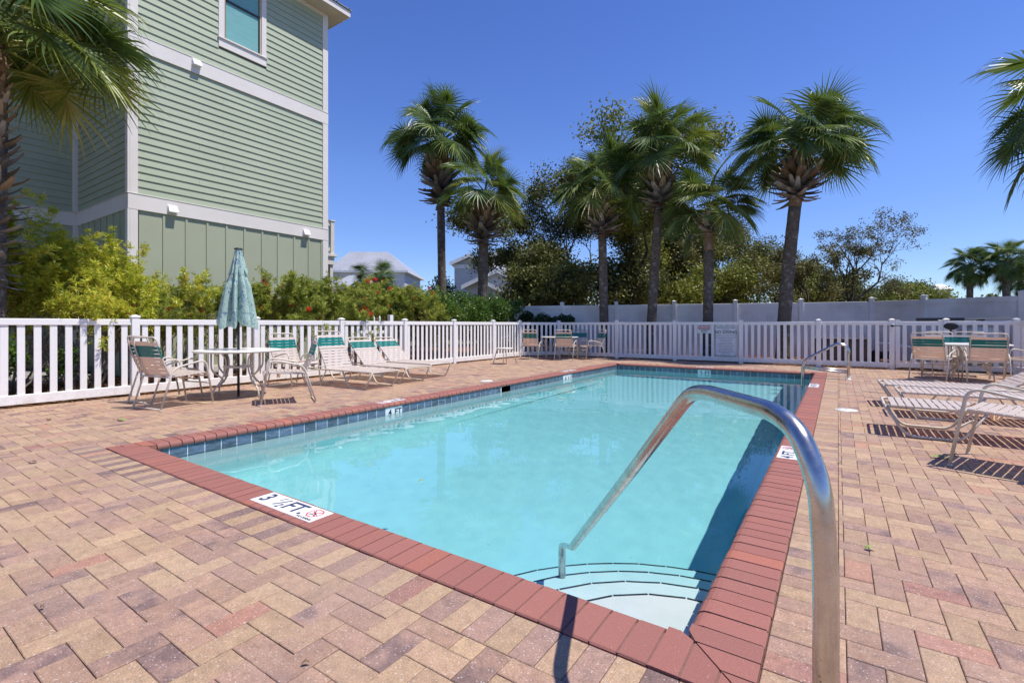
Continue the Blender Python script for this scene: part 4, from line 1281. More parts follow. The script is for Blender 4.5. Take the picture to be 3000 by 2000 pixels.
h2 = thing('white_house', 'pale house with hipped metal roof behind the bottlebrush hedge', 'house', (0, 0, 0), 0)
hip_house(h2, 950, 1195, 792, 737, 44, .12, .62, 8)
hip_house(h2, 945, 1120, 840, 806, 40, .3, .7, 4)
h3 = thing('white_house', 'pale grey gabled house with white metal roofs behind the short palm', 'house', (0, 0, 0), 0)
hip_house(h3, 1385, 1640, 792, 739, 46, .12, .42, 9)
def gable(t, px0, pxm, px1, ye0, yp, ye1, d, dep, ybase=951, band=None):
    A = at(px0, ye0, d); Pk = at(pxm, yp, d); B = at(px1, ye1, d)
    v = Vector((FW[0], FW[1], 0)) * dep
    u = Vector((RT[0], RT[1], 0))
    dn = Vector((0, 0, 1))
    inn = .35
    A2 = A + (Pk - A).normalized() * inn * 1.2 - dn * .12 + v * .03; B2 = B + (Pk - B).normalized() * inn * 1.2 - dn * .12 + v * .03; P2 = Pk - dn * .22 + v * .03
    mb = MB(); vs = [Vector((A2.x, A2.y, 0)), Vector((B2.x, B2.y, 0)), B2, P2, A2]
    vs += [q + v * .9 for q in vs]
    mb.add(vs, [(0, 1, 2, 3, 4), (1, 6, 7, 2), (5, 0, 4, 9)]); w = mb.obj('wall', M['shingle'], t)
    # clapboard / shingle courses
    mb = MB()
    zmin = min(A2.z, B2.z)
    z = .5
    while z < P2.z - .1:
        def xat(P_, Q_):
            return P_ + (Q_ - P_) * max(0, min(1, (z - P_.z) / (Q_.z - P_.z)))
        l_, r_ = xat(A2, P2), xat(B2, P2)
        a_, b_ = Vector((l_.x, l_.y, z)) - v.normalized() * .02, Vector((r_.x, r_.y, z)) - v.normalized() * .02
        mb.add([a_, b_, b_ + Vector((0, 0, .03)), a_ + Vector((0, 0, .03))], [(0, 1, 2, 3)]); z += .19
    o = mb.obj('shingle_course', M['house_grey'], w); o['kind'] = 'stuff'
    for S0, S1 in ((A, Pk), (B, Pk)):
        mb = MB(); th = Vector((0, 0, .10)); th2 = Vector((0, 0, -.22)); vv_ = -v.normalized() * .3
        a0, a1 = S0 + vv_, S1 + vv_; b0, b1 = S0 + v, S1 + v
        mb.add([a0, a1, b1, b0, a0 + th, a1 + th, b1 + th, b0 + th], [(3, 2, 1, 0), (4, 5, 6, 7), (0, 1, 5, 4), (1, 2, 6, 5), (2, 3, 7, 6), (3, 0, 4, 7)])
        r_ = mb.obj('roof', M['roof'], t)
        mb = MB(); k_ = -v.normalized() * .02
        mb.add([a0 + k_ + th2, a1 + k_ + th2, a1 + k_ + th * .9, a0 + k_ + th * .9, a0 + th2 - k_, a1 + th2 - k_, a1 - k_ + th * .5, a0 - k_ + th * .5], [(0, 1, 2, 3), (7, 6, 5, 4), (4, 5, 1, 0)])
        mb.obj('rake_board', M['house_white'], r_)
    if band:
        l_, r_ = A2, B2
        mb = MB(); z0, z1 = band
        a_, b_ = Vector((A2.x, A2.y, z0)) - v.normalized() * .05, Vector((B2.x, B2.y, z0)) - v.normalized() * .05
        mb.add([a_, b_, b_ + Vector((0, 0, z1 - z0)), a_ + Vector((0, 0, z1 - z0))], [(0, 1, 2, 3)]); mb.obj('trim_board', M['house_white'], w)
gable(h3, 1318, 1376, 1452, 772, 746, 788, 43, 6, band=(6.15, 6.5))
gable(h3, 1408, 1457, 1565, 812, 792, 847, 40, 5)
gable(h3, 1352, 1400, 1514, 840, 817, 870, 37, 5)
h4 = thing('beach_house', 'distant pale house roof between the pines and the small far palms', 'house', (0, 0, 0), 0)
hip_house(h4, 2740, 2795, 846, 832, 110, .3, .7, 2.5)

# pool equipment seen between the far pickets
bx = thing('storage_box', 'dark brown slatted box behind the far fence left of the gate', 'box', (.05, 16.25, 0), 0)
mb = MB(); mb.bbox(-.62, -.28, 0, .62, .28, .70, .01); mb.obj('body', M['brown_plastic'], bx)
for k in range(9):
    mb = MB(); mb.bbox(-.60 + k * .134, -.30, .05, -.485 + k * .134, -.281, .66, .004); mb.obj('slat', M['brown_plastic'], bx)
mb = MB(); mb.bbox(-.65, -.31, .70, .65, .31, .75, .012); mb.obj('lid', M['brown_plastic'], bx)
pp = thing('pool_pump', 'black pool pump with white pipes behind the gate', 'pump', (1.1, 16.4, 0), 0)
mb = MB(); mb.tube([(-.15, 0, .30), (.25, 0, .30)], .10, 14); mb.obj('motor', M['rubber'], pp)
mb = MB(); mb.lathe([(.09, .0), (.10, .1), (.10, .38), (.07, .42)], 16, (-.25, 0)); mb.obj('strainer', M['rubber'], pp)
mb = MB(); mb.tube(fillet([(-.25, 0, .40), (-.25, 0, .62), (.05, 0, .62)], .05), .03, 8); mb.tube(fillet([(.2, .1, .1), (.2, .1, .55), (.9, .1, .50), (1.6, .1, .46)], .05), .035, 8); mb.tube(fillet([(.2, .05, .1), (1.6, .05, .12)], .05), .035, 8); mb.tube([(.75, .1, .1), (.75, .1, .5)], .035, 8); mb.obj('pipe', M['pvc'], pp)
sf = thing('sand_filter', 'tan domed filter tank behind the far right pickets', 'filter', (3.0, 16.9, 0), 0)
mb = MB(); mb.lathe([(.30, .0), (.42, .08), (.45, .3), (.45, .75), (.40, .95), (.25, 1.08), (.08, 1.12)], 28); mb.obj('tank', M['filter_tan'], sf)
mb = MB(); mb.lathe([(.08, 1.12), (.08, 1.22), (.03, 1.25)], 14); mb.obj('valve', M['rubber'], sf)
st = thing('equipment_shelter', 'low flat shelter board on dark posts above the far right fence', 'shelter', (2.75, 17.0, 0), R(-4))
for x in (-.85, -.3, .3, .9):
    mb = MB(); mb.bbox(x - .03, -.3, 0, x + .03, -.24, 1.26, .004); mb.obj('post', M['dark_metal'], st)
mb = MB(); mb.bbox(-1.0, -.35, 1.26, .95, .35, 1.29, .004); mb.obj('roof_board', M['filter_tan'], st)
mb = MB(); mb.bbox(-1.0, -.38, 1.20, -.05, -.352, 1.30, .004); mb.obj('edge_board', M['dark_metal'], st)
ov = thing('hanging_ring', 'black oval plate hanging on the fence right of the gate', 'plate', (2.22, YB - .055, 1.085), 0)
mb = MB(); mb.lathe([(.02, -.006), (.125, -.006), (.135, 0), (.125, .006), (.02, .006)], 28); mb.obj('plate', M['rubber'], ov, rot=(R(90), 0, 0), scale=(1, .62, 1))
mb = MB()
for k in range(9):
    mb.tube([(.0 + .004 * (k % 2), 0, -.10 - k * .045), (.004 * ((k + 1) % 2), 0, -.135 - k * .045)], .006, 5)
mb.obj('chain', M['dark_metal'], ov)
for k, (x, y, L, lab) in enumerate([(-2.15, 15.9, .9, 'white hose end lying behind the rules sign'), (-.95, 15.95, 1.0, 'white looped hose lying behind the far fence')]):
    mb = MB(); mb.tube(fillet([(0, 0, .02), (.25 * L, .12, .10), (.5 * L, .04, .14), (.8 * L, .1, .08), (L, 0, .02)], .1), .028, 8)
    o = mb.obj('white_hose', M['pvc'], loc=(x, y, 0)); tag(o, lab, 'hose')
# ------------------------------------------------------------------ strap furniture
TR = .0125
def strap_geo(mb, A, B, up, r, w, th=.0026, n=5):
    """flat vinyl strap stretched between two tube centres A and B and wrapped round both tubes"""
    A = Vector(A); B = Vector(B); up = Vector(up).normalized()
    ax = (B - A).normalized(); wd = ax.cross(up).normalized()
    rr = r + .0015
    path = []
    for k in range(n + 1):
        t = math.pi * (1.25 - .75 * k / n)          # from beneath the outside round to the top
        path.append(A - ax * (-math.cos(t) * rr) * 1.0 * 1 + up * math.sin(t) * rr if False else A + ax * (math.cos(t) * rr) + up * (math.sin(t) * rr))
    path.append(A * .5 + B * .5 + up * (rr * .93))
    for k in range(n + 1):
        t = math.pi * (.5 - .75 * k / n)
        path.append(B + ax * (math.cos(t) * rr) + up * (math.sin(t) * rr))
    vs = []
    m = len(path)
    for i, p in enumerate(path):
        q0, q1 = path[max(0, i - 1)], path[min(m - 1, i + 1)]
        tg = (q1 - q0).normalized(); nrm = wd.cross(tg).normalized()
        if nrm.dot(up) < 0 and 2 < i < m - 3: nrm = -nrm
        for s in (-.5, .5):
            vs.append(p + wd * w * s); vs.append(p + wd * w * s * .96 + nrm * th)
    fs = []
    for i in range(m - 1):
        b = i * 4; c = b + 4
        fs += [(b, b + 2, c + 2, c), (b + 1, c + 1, c + 3, b + 3), (b, c, c + 1, b + 1), (b + 2, b + 3, c + 3, c + 2)]
    mb.add(vs, fs, False)

def make_chair(name='strap_chair'):
    t = thing(name, 'x', 'chair')
    # local: +Y is where the sitter looks; rear feet at y=0
    for s in (-1, 1):
        x = s * .295
        pts = fillet([(x, 0, .0), (x, .165, .545), (x * .99, .60, .635), (x, .71, 0)], [0, .10, .10, 0], 5)
        mb = MB(); mb.tube(pts, TR, 8); arm = mb.obj('arm_frame', M['frame'], t)
        for y in (0.004, .706):
            mb = MB(); mb.tube([(x, y, 0), (x, y, .018)], .0155, 8); mb.obj('foot_cap', M['frame'], arm)
    mb = MB(); mb.tube([(-.295, .008, .022), (.295, .008, .022)], .010, 6); mb.obj('ground_bar', M['frame'], t)
    mb = MB(); mb.tube([(-.295, .668, .30), (.295, .668, .30)], .010, 6); mb.obj('cross_bar', M['frame'], t)
    mb = MB(); mb.tube(fillet([(-.29, .13, .425), (-.27, .13, .425), (.27, .13, .425), (.29, .13, .425)], .01), .011, 6); mb.obj('cross_bar', M['frame'], t)
    # seat frame
    pts = fillet([(-.255, .12, .425), (-.255, .60, .455), (-.255, .665, .40), (.255, .665, .40), (.255, .60, .455), (.255, .12, .425)], [0, .06, .05, .05, .06, 0], 4)
    mb = MB(); mb.tube(pts, .0115, 7); mb.obj('seat_frame', M['frame'], t)
    # back frame leans backwards
    yb0, zb0, yb1, zb1 = .155, .415, -.030, .955
    def B(u, x): return (x, yb0 + (yb1 - yb0) * u - .02 * math.sin(u * 3.14), zb0 + (zb1 - zb0) * u)
    pts = [B(u, -.25) for u in (0, .25, .5, .75)] + [B(1, -.25), B(1, .25)] + [B(u, .25) for u in (.75, .5, .25, 0)]
    mb = MB(); mb.tube(fillet(pts, [0, .02, .02, .02, .095, .095, .02, .02, .02, 0], 5), .0125, 8); mb.obj('back_frame', M['frame'], t)
    bn = Vector((0, zb1 - zb0, -(yb1 - yb0))).normalized()      # outward normal towards the front
    bn = Vector((0, .54, .185)).normalized()
    nb = 9
    for k in range(nb):
        if k == 0: u = .07
        else: u = .07 + k * .094
        teal = k in (5, 6, 7)
        mb = MB(); strap_geo(mb, B(u, -.25), B(u, .25), bn, .0125, .046)
        o = mb.obj('strap', M['strap_teal' if teal else 'strap'], t)
        if teal: o['label'] = 'teal back strap'
    ns = 9
    for k in range(ns):
        y = .17 + k * .052; z = .425 + (y - .12) / .48 * .030
        mb = MB(); strap_geo(mb, (-.255, y, z), (.255, y, z), (0, -.06, 1), .0115, .045)
        mb.obj('strap', M['strap'], t)
    mb = MB(); strap_geo(mb, (-.255, .662, .43), (.255, .662, .43), (0, .75, .65), .0115, .045); mb.obj('strap', M['strap'], t)
    # loose belt sagging under the seat
    mb = MB(); pts = [Vector((-.22 + .44 * k / 8, .48, .435 - .075 * math.sin(math.pi * k / 8))) for k in range(9)]
    vs = []
    for p in pts: vs += [p + Vector((0, -.02, 0)), p + Vector((0, .02, 0))]
    mb.add(vs, [(2 * k, 2 * k + 1, 2 * k + 3, 2 * k + 2) for k in range(8)], True); mb.obj('under_strap', M['strap'], t)
    return t

def make_lounger(back_deg, name='strap_lounger', flat=False):
    """local: +X towards the head, foot end at x=0, centre line y=0"""
    t = thing(name, 'x', 'sun lounger')
    W = .31; L1 = 1.22; LB = .78; Z = .30
    for s in (-1, 1):
        y = s * W
        mb = MB(); mb.tube([(.02, y, Z), (1.85, y, Z)], .0135, 8)
        fr = mb.obj('side_rail', M['frame'], t)
        for x0 in (0.0, 1.20):
            a_, b_, c_, d_ = (x0, x0 + .17, x0 + .58, x0 + .76)
            pts = fillet([(a_, y, Z), (b_, y * 1.06, .014), (c_, y * 1.06, .014), (d_, y, Z - .01)], [0, .08, .08, 0], 5)
            mb = MB(); mb.tube(pts, .0135, 8); mb.obj('leg', M['frame'], t)
    mb = MB(); mb.tube(fillet([(.14, -W, Z), (0.0, -W, Z), (0.0, W, Z), (.14, W, Z)], .05), .0135, 8); mb.obj('foot_bar', M['frame'], t)
    mb = MB(); mb.tube([(1.85, -W, Z), (1.85, W, Z)], .0125, 7); mb.obj('head_bar', M['frame'], t)
    mb = MB(); mb.tube([(.60, -W, Z - .02), (.60, W, Z - .02)], .011, 6); mb.obj('cross_bar', M['frame'], t)
    pitch = .062
    k = 0; x = .075
    while x < L1 - .02:
        mb = MB(); strap_geo(mb, (x, W, Z), (x, -W, Z), (0, 0, 1), .0135, .050)
        mb.obj('strap', M['strap'], t); x += pitch; k += 1
    th = R(back_deg); H = (L1, Z + .005)
    def P(q, y): return (H[0] + q * math.cos(th), y, H[1] + q * math.sin(th))
    Wb = .285
    pts = fillet([P(0, -Wb), P(LB, -Wb), P(LB, Wb), P(0, Wb)], [0, .09, .09, 0], 5)
    mb = MB(); mb.tube(pts, .0125, 8); mb.obj('back_frame', M['frame'], t)
    nb = 12
    for k in range(nb):
        q = .035 + k * .0575
        teal = k in (8, 9, 10)
        mb = MB(); strap_geo(mb, P(q, Wb), P(q, -Wb), (-math.sin(th), 0, math.cos(th)), .0125, .047)
        o = mb.obj('strap', M['strap_teal' if teal else 'strap'], t)
        if teal: o['label'] = 'teal head strap'
    if back_deg > 8:
        for s in (-1, 1):
            a_ = Vector(P(.42, s * Wb)); b_ = Vector((min(1.83, a_.x + .18), s * (W - .02), Z))
            mb = MB(); mb.tube([a_, b_], .008, 6); mb.obj('prop', M['frame'], t)
        mb = MB(); mb.tube([Vector(P(.42, -Wb)), Vector(P(.42, Wb))], .009, 6); mb.obj('prop_bar', M['frame'], t)
    return t

chair0 = make_chair()
chair_src = None
def all_objs(): return list(COL.objects)
def tree(o, pool, out):
    out.append(o)
    for c in pool:
        if c.parent is o: tree(c, pool, out)
    return out
chair_tree = tree(chair0, all_objs(), [])
def dup_tree(tr, loc, rz, label, group):
    mp = {}
    for o in tr:
        c = o.copy(); COL.objects.link(c); mp[o] = c
        if o.parent in mp: c.parent = mp[o.parent]
    r = mp[tr[0]]; r.location = loc; r.rotation_euler = (0, 0, rz)
    r['label'] = label; r['group'] = group
    return r
used = [False]
def place_chair(rear_mid, facing_deg, label, group):
    """facing_deg: direction the sitter looks, measured from +Y, counter-clockwise"""
    if not used[0]:
        used[0] = True
        chair0.location = (*rear_mid, 0); chair0.rotation_euler = (0, 0, R(facing_deg)); chair0['label'] = label; chair0['group'] = group
        return chair0
    return dup_tree(chair_tree, (*rear_mid, 0), R(facing_deg), label, group)
def face(dx, dy): return math.degrees(math.atan2(-dx, dy))
G1 = 'strap chairs around the umbrella table'
place_chair((-7.53, 2.56), face(-.13, .70), 'strap chair seen from behind, front one of the pair left of the umbrella table', G1)
place_chair((-8.19, 2.70), face(-.10, .69), 'strap chair nearest the left fence, half hidden behind its neighbour', G1)
place_chair((-8.55, 5.03), face(.69, .05), 'strap chair facing the pool behind the umbrella table, white front and teal back band', G1)
place_chair((-6.46, 4.30), face(-.33, -.62), 'strap chair seen side on in front of the loungers, turned to the umbrella table', G1)
G2 = 'strap chairs around the far corner table'
place_chair((-8.20, 13.12), face(-.10, .70), 'leftmost chair at the far corner table, back to the pool', G2)
place_chair((-7.10, 13.38), face(-.18, .68), 'second chair from left at the far corner table, back to the pool', G2)
place_chair((-7.45, 15.18), face(.28, -.66), 'chair behind the far corner table facing the camera', G2)
place_chair((-6.40, 14.72), face(-.45, -.54), 'rightmost chair at the far corner table, turned sideways', G2)
G3 = 'strap chairs around the right hand table'
place_chair((1.46, 12.52), face(.28, .65), 'chair with tan straps left of the right hand table, back to the camera', G3)
place_chair((2.32, 12.36), face(.04, .70), 'wide tan backed chair in front of the right hand table, straight back to the camera', G3)
place_chair((1.92, 14.70), face(.10, -.70), 'shaded chair behind the right hand table, left of two by the fence', G3)
place_chair((2.45, 14.78), face(-.08, -.70), 'shaded chair behind the right hand table, right of two by the fence', G3)
place_chair((3.62, 13.95), face(-.66, -.25), 'chair at the right end of the right hand table beside the corner post', G3)
# the chair in the near right stands with its front towards the camera left
place_chair((1.50, 5.16), face(-.70, -.06) if False else face(-.68, .24), 'near strap chair at the right edge in front of the loungers', 'strap chair beside the right hand loungers')

def lounger(loc, head_deg, back, label, group):
    t = make_lounger(back)
    t.location = (*loc, 0); t.rotation_euler = (0, 0, R(head_deg)); t['label'] = label; t['group'] = group
    return t
GL = 'strap loungers beside the left fence'; GR = 'flat strap loungers right of the pool'
lounger((-6.57, 5.78), 183, 62, 'strap lounger with its back raised steepest, nearest of three by the left fence', GL)
lounger((-6.72, 6.72), 181, 44, 'middle strap lounger of three by the left fence, back half raised', GL)
lounger((-6.95, 7.62), 181, 42, 'farthest strap lounger of three by the left fence', GL)
lounger((.40, 6.52), -1, 2, 'nearest flat white lounger right of the pool, behind the single chair', GR)
lounger((.62, 7.80), 0, 3, 'middle flat white lounger right of the pool', GR)
lounger((.50, 8.62), 2, 32, 'farthest white lounger right of the pool with its back raised at the frame edge', GR)

# ------------------------------------------------------------------ tables
def make_table(r=.61, hole=True):
    t = thing('patio_table', 'x', 'table')
    mb = MB(); Z = .73
    pr = [(r - .02, Z - .034), (r, Z - .026), (r + .004, Z - .012), (r, Z - .002), (r - .012, Z + .002), (r - .03, Z - .001)]
    mb.lathe([(.0301, Z - .012)] + [(r - .03, Z - .014)] + pr + [(.0301, Z - .002)], 56, cap=False); mb.obj('table_top', M['table'], t)
    mb = MB(); mb.lathe([(.028, Z - .02), (.045, Z - .0), (.045, Z + .004), (.028, Z + .004)], 20, cap=False); mb.obj('umbrella_ring', M['table'], t)
    for k in range(4):
        a_ = R(90 * k + 12)
        def Q(rr, z): return (rr * math.cos(a_), rr * math.sin(a_), z)
        pts = fillet([Q(.44, Z - .03), Q(.44, .46), Q(.40, .36), Q(.215, .235), Q(.24, .22)], .05, 4)
        pts = fillet([Q(.45, Z - .03), Q(.45, .43), Q(.26, .30), Q(.28, .27), Q(.43, .13), Q(.44, 0)], [0, .09, .03, .03, .09, 0], 4)
        mb = MB(); mb.tube(pts, .0135, 8); lg = mb.obj('leg', M['frame'], t)
        pts = fillet([Q(.30, Z - .03), Q(.21, .60), Q(.21, .42), Q(.33, .20)], [0, .1, .1, 0], 4)
        mb = MB(); mb.tube(pts, .0115, 7); mb.obj('brace', M['frame'], t)
    mb = MB(); mb.lathe([(.03, .455), (.21, .455), (.215, .462), (.21, .475), (.03, .475)], 28, cap=False); mb.obj('shelf', M['table'], t)
    mb = MB(); mb.tube([(.30 * math.cos(k * math.pi / 10), .30 * math.sin(k * math.pi / 10), Z - .04) for k in range(20)], .009, 5, closed=True); mb.obj('top_ring', M['frame'], t)
    return t
t0 = make_table(); ttree = tree(t0, all_objs(), [])
t0.location = (-7.80, 3.87, 0); t0['label'] = 'round cream table with the closed umbrella through its middle'; t0['group'] = 'round patio tables'
dup_tree(ttree, (-7.60, 14.05, 0), .3, 'round cream table in the far left corner of the deck', 'round patio tables')
dup_tree(ttree, (2.25, 13.42, 0), .5, 'round cream table near the far right gate', 'round patio tables')

# ------------------------------------------------------------------ closed umbrella
um = thing('closed_umbrella', 'closed pale aqua leaf print umbrella standing through the round table', 'umbrella', (-7.80, 3.87, 0), 0)
mb = MB(); mb.tube([(0, 0, 0), (0, 0, 1.4)], .019, 14); mb.tube([(0, 0, 1.4), (0, 0, 2.31)], .017, 12); mb.obj('pole', M['dark_metal'], um)
mb = MB(); mb.lathe([(.05, 2.295), (.062, 2.30), (.062, 2.312), (.04, 2.325), (.012, 2.33)], 24); mb.obj('finial', M['dark_metal'], um)
def canopy(prof, hem, folds, amp, name, phase, lean, seed, nz=30, nt=144):
    rr = random.Random(seed)
    jit = [rr.uniform(-.35, .35) for _ in range(folds + 1)]; jit[-1] = jit[0]
    hm = [rr.uniform(-.05, .05) for _ in range(folds + 1)]; hm[-1] = hm[0]
    vs = []; fs = []
    for i in range(nz + 1):
        u = i / nz
        for k in range(nt):
            th = 2 * math.pi * k / nt
            fk = th / (2 * math.pi) * folds
            f0 = int(fk) % folds; fr_ = fk - int(fk)
            sm_ = fr_ * fr_ * (3 - 2 * fr_)
            j = jit[f0] * (1 - sm_) + jit[f0 + 1] * sm_
            hh = hm[f0] * (1 - sm_) + hm[f0 + 1] * sm_
            rib = abs(math.cos(math.pi * (fk + j * .5 * u)))          # 1 at ribs, 0 mid panel
            zt, zb = hem
            zb2 = zb + .14 * (1 - rib) ** 1.0 * .9 + hh
            zz_ = zt + (zb2 - zt) * u
            base = np.interp(u, [p[0] for p in prof], [p[1] for p in prof])
            cr = (rib ** 1.6) * amp * min(1, u * 2.2)
            rad = base * (1 - amp * .75 * min(1, u * 2) + cr * 1.35 + .12 * math.sin(2 * th + phase) * u)
            tw = .25 * u * math.sin(math.pi * fk * 2 + 1)
            vs.append((rad * math.cos(th + tw * .4) + lean[0] * u, rad * math.sin(th + tw * .4) + lean[1] * u, zz_))
    for i in range(nz):
        for k in range(nt): fs.append((i * nt + k, (i + 1) * nt + k, (i + 1) * nt + (k + 1) % nt, i * nt + (k + 1) % nt))
    mb = MB(); mb.add(vs, fs, True); return mb.obj(name, M['fabric'], um)
canopy([(0, .050), (.3, .062), (.62, .085), (.85, .105), (1, .11)], (2.30, 1.86), 8, .30, 'vent_cap', .4, (.0, .0), 3, 14)
canopy([(0, .045), (.22, .075), (.34, .10), (.45, .135), (.6, .16), (.8, .19), (.93, .21), (1, .205)], (2.27, 1.08), 8, .62, 'canopy', 1.2, (-.02, -.005), 9, 34)

# ------------------------------------------------------------------ small stool by the left fence
so = thing('side_stool', 'small round cream side table standing alone by the left fence', 'stool', (-7.91, 11.34, 0), .3)
mb = MB(); mb.lathe([(.20, .425), (.245, .43), (.25, .445), (.245, .458), (.22, .460), (.03, .458)], 32); mb.obj('seat', M['table'], so)
for k in range(4):
    a_ = R(90 * k + 10)
    pts = fillet([(.17 * math.cos(a_), .17 * math.sin(a_), .42), (.235 * math.cos(a_), .235 * math.sin(a_), .40), (.335 * math.cos(a_), .335 * math.sin(a_), 0)], [0, .06, 0], 4)
    mb = MB(); mb.tube(pts, .0125, 8); mb.obj('leg', M['frame'], so)
# ------------------------------------------------------------------ sabal palms
GR_ = Vector((0, 0, -1))
def frond_mesh(elev, seed, mat, n=46, Lp=.95, Lc=.40, Ll=.92, droop=1.0):
    """fan leaf leaving the trunk along +X at elevation `elev`; gravity bends it"""
    rr = random.Random(seed)
    mb = MB()
    d = Vector((math.cos(R(elev)), 0, math.sin(R(elev))))
    p = Vector((0, 0, 0)); pts = [p.copy()]
    for k in range(8):
        p = p + d * (Lp / 8); pts.append(p.copy())
        d = (d + GR_ * .035 * droop).normalized()
    mb.tube(pts, [.022 - .0015 * k for k in range(9)], 5)
    nf0 = len(mb.f)
    # costa curving down
    cp = [p.copy()]; cd = [d.copy()]
    for k in range(6):
        p = p + d * (Lc / 6); d = (d + GR_ * .13 * droop).normalized(); cp.append(p.copy()); cd.append(d.copy())
    side0 = Vector((0, 1, 0))
    tilt = rr.uniform(-.5, .5)
    for i in range(n):
        u = i / (n - 1) * 2 - 1                       # -1..1
        ang = u * R(132)
        ci = (1 - abs(u)) ** .8 * 6; i0 = min(5, int(ci)); fr_ = ci - i0
        o = cp[i0].lerp(cp[i0 + 1], fr_); dd = cd[i0].lerp(cd[i0 + 1], fr_).normalized()
        nrm = dd.cross(side0).normalized() * -1
        side = (side0 * math.cos(tilt) + nrm * math.sin(tilt))
        out = (dd * math.cos(ang) + side * math.sin(ang)).normalized()
        out = (out - nrm * -.10 * (1 - abs(u))).normalized()
        L = Ll * (1.0 - .22 * abs(u) ** 2) * rr.uniform(.85, 1.1)
        q = o.copy(); dr = out.copy(); segs = 6
        wv = out.cross(nrm).normalized()
        tw = (1 if i % 2 else -1) * rr.uniform(.5, 1.0)
        pv = None
        wid = [.020, .044, .046, .034, .022, .012, .003]
        stiff = rr.uniform(.45, 1.5)
        vs = []
        for k in range(segs + 1):
            wvk = (wv * math.cos(tw) + nrm * math.sin(tw)).normalized()
            w_ = wid[k] * .5
            vs += [q - wvk * w_, q + wvk * w_]
            if k < segs:
                q = q + dr * (L / segs)
                bend = .01 if k < 3 else (.05 + .065 * k) * stiff
                dr = (dr + GR_ * bend * droop * (.65 + .5 * max(0, dr.x ** 2 + dr.y ** 2))).normalized()
        mb.add(vs, [(2 * k, 2 * k + 1, 2 * k + 3, 2 * k + 2) for k in range(segs)], False)
    return mb.mesh('frond', mat)

ELV = [74, 58, 42, 24, 6, -18, -42]
FR = {}
def get_frond(el, v, warm=False):
    key = (el, v, warm)
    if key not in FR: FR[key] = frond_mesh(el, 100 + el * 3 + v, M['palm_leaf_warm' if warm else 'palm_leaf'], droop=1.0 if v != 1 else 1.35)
    return FR[key]

def boot_geo(grey):
    mb = MB(); vs = []
    for k, (s, w_, z_) in enumerate([(0, .075, 0), (.12, .062, .022), (.24, .045, .055), (.33, .030, .10)]):
        th = .022 - .004 * k
        vs += [(s, -w_, z_ - th * .3), (s, 0, z_ + th), (s, w_, z_ - th * .3), (s, 0, z_ - th)]
    fs = []
    for i in range(3):
        for k in range(4): fs.append((i * 4 + k, i * 4 + (k + 1) % 4, i * 4 + 4 + (k + 1) % 4, i * 4 + 4 + k))
    fs += [(3, 2, 1, 0), (12, 13, 14, 15)]
    mb.add(vs, fs); return mb.mesh('boot', M['boot_grey' if grey else 'boot'])
BOOT = [boot_geo(False), boot_geo(True)]

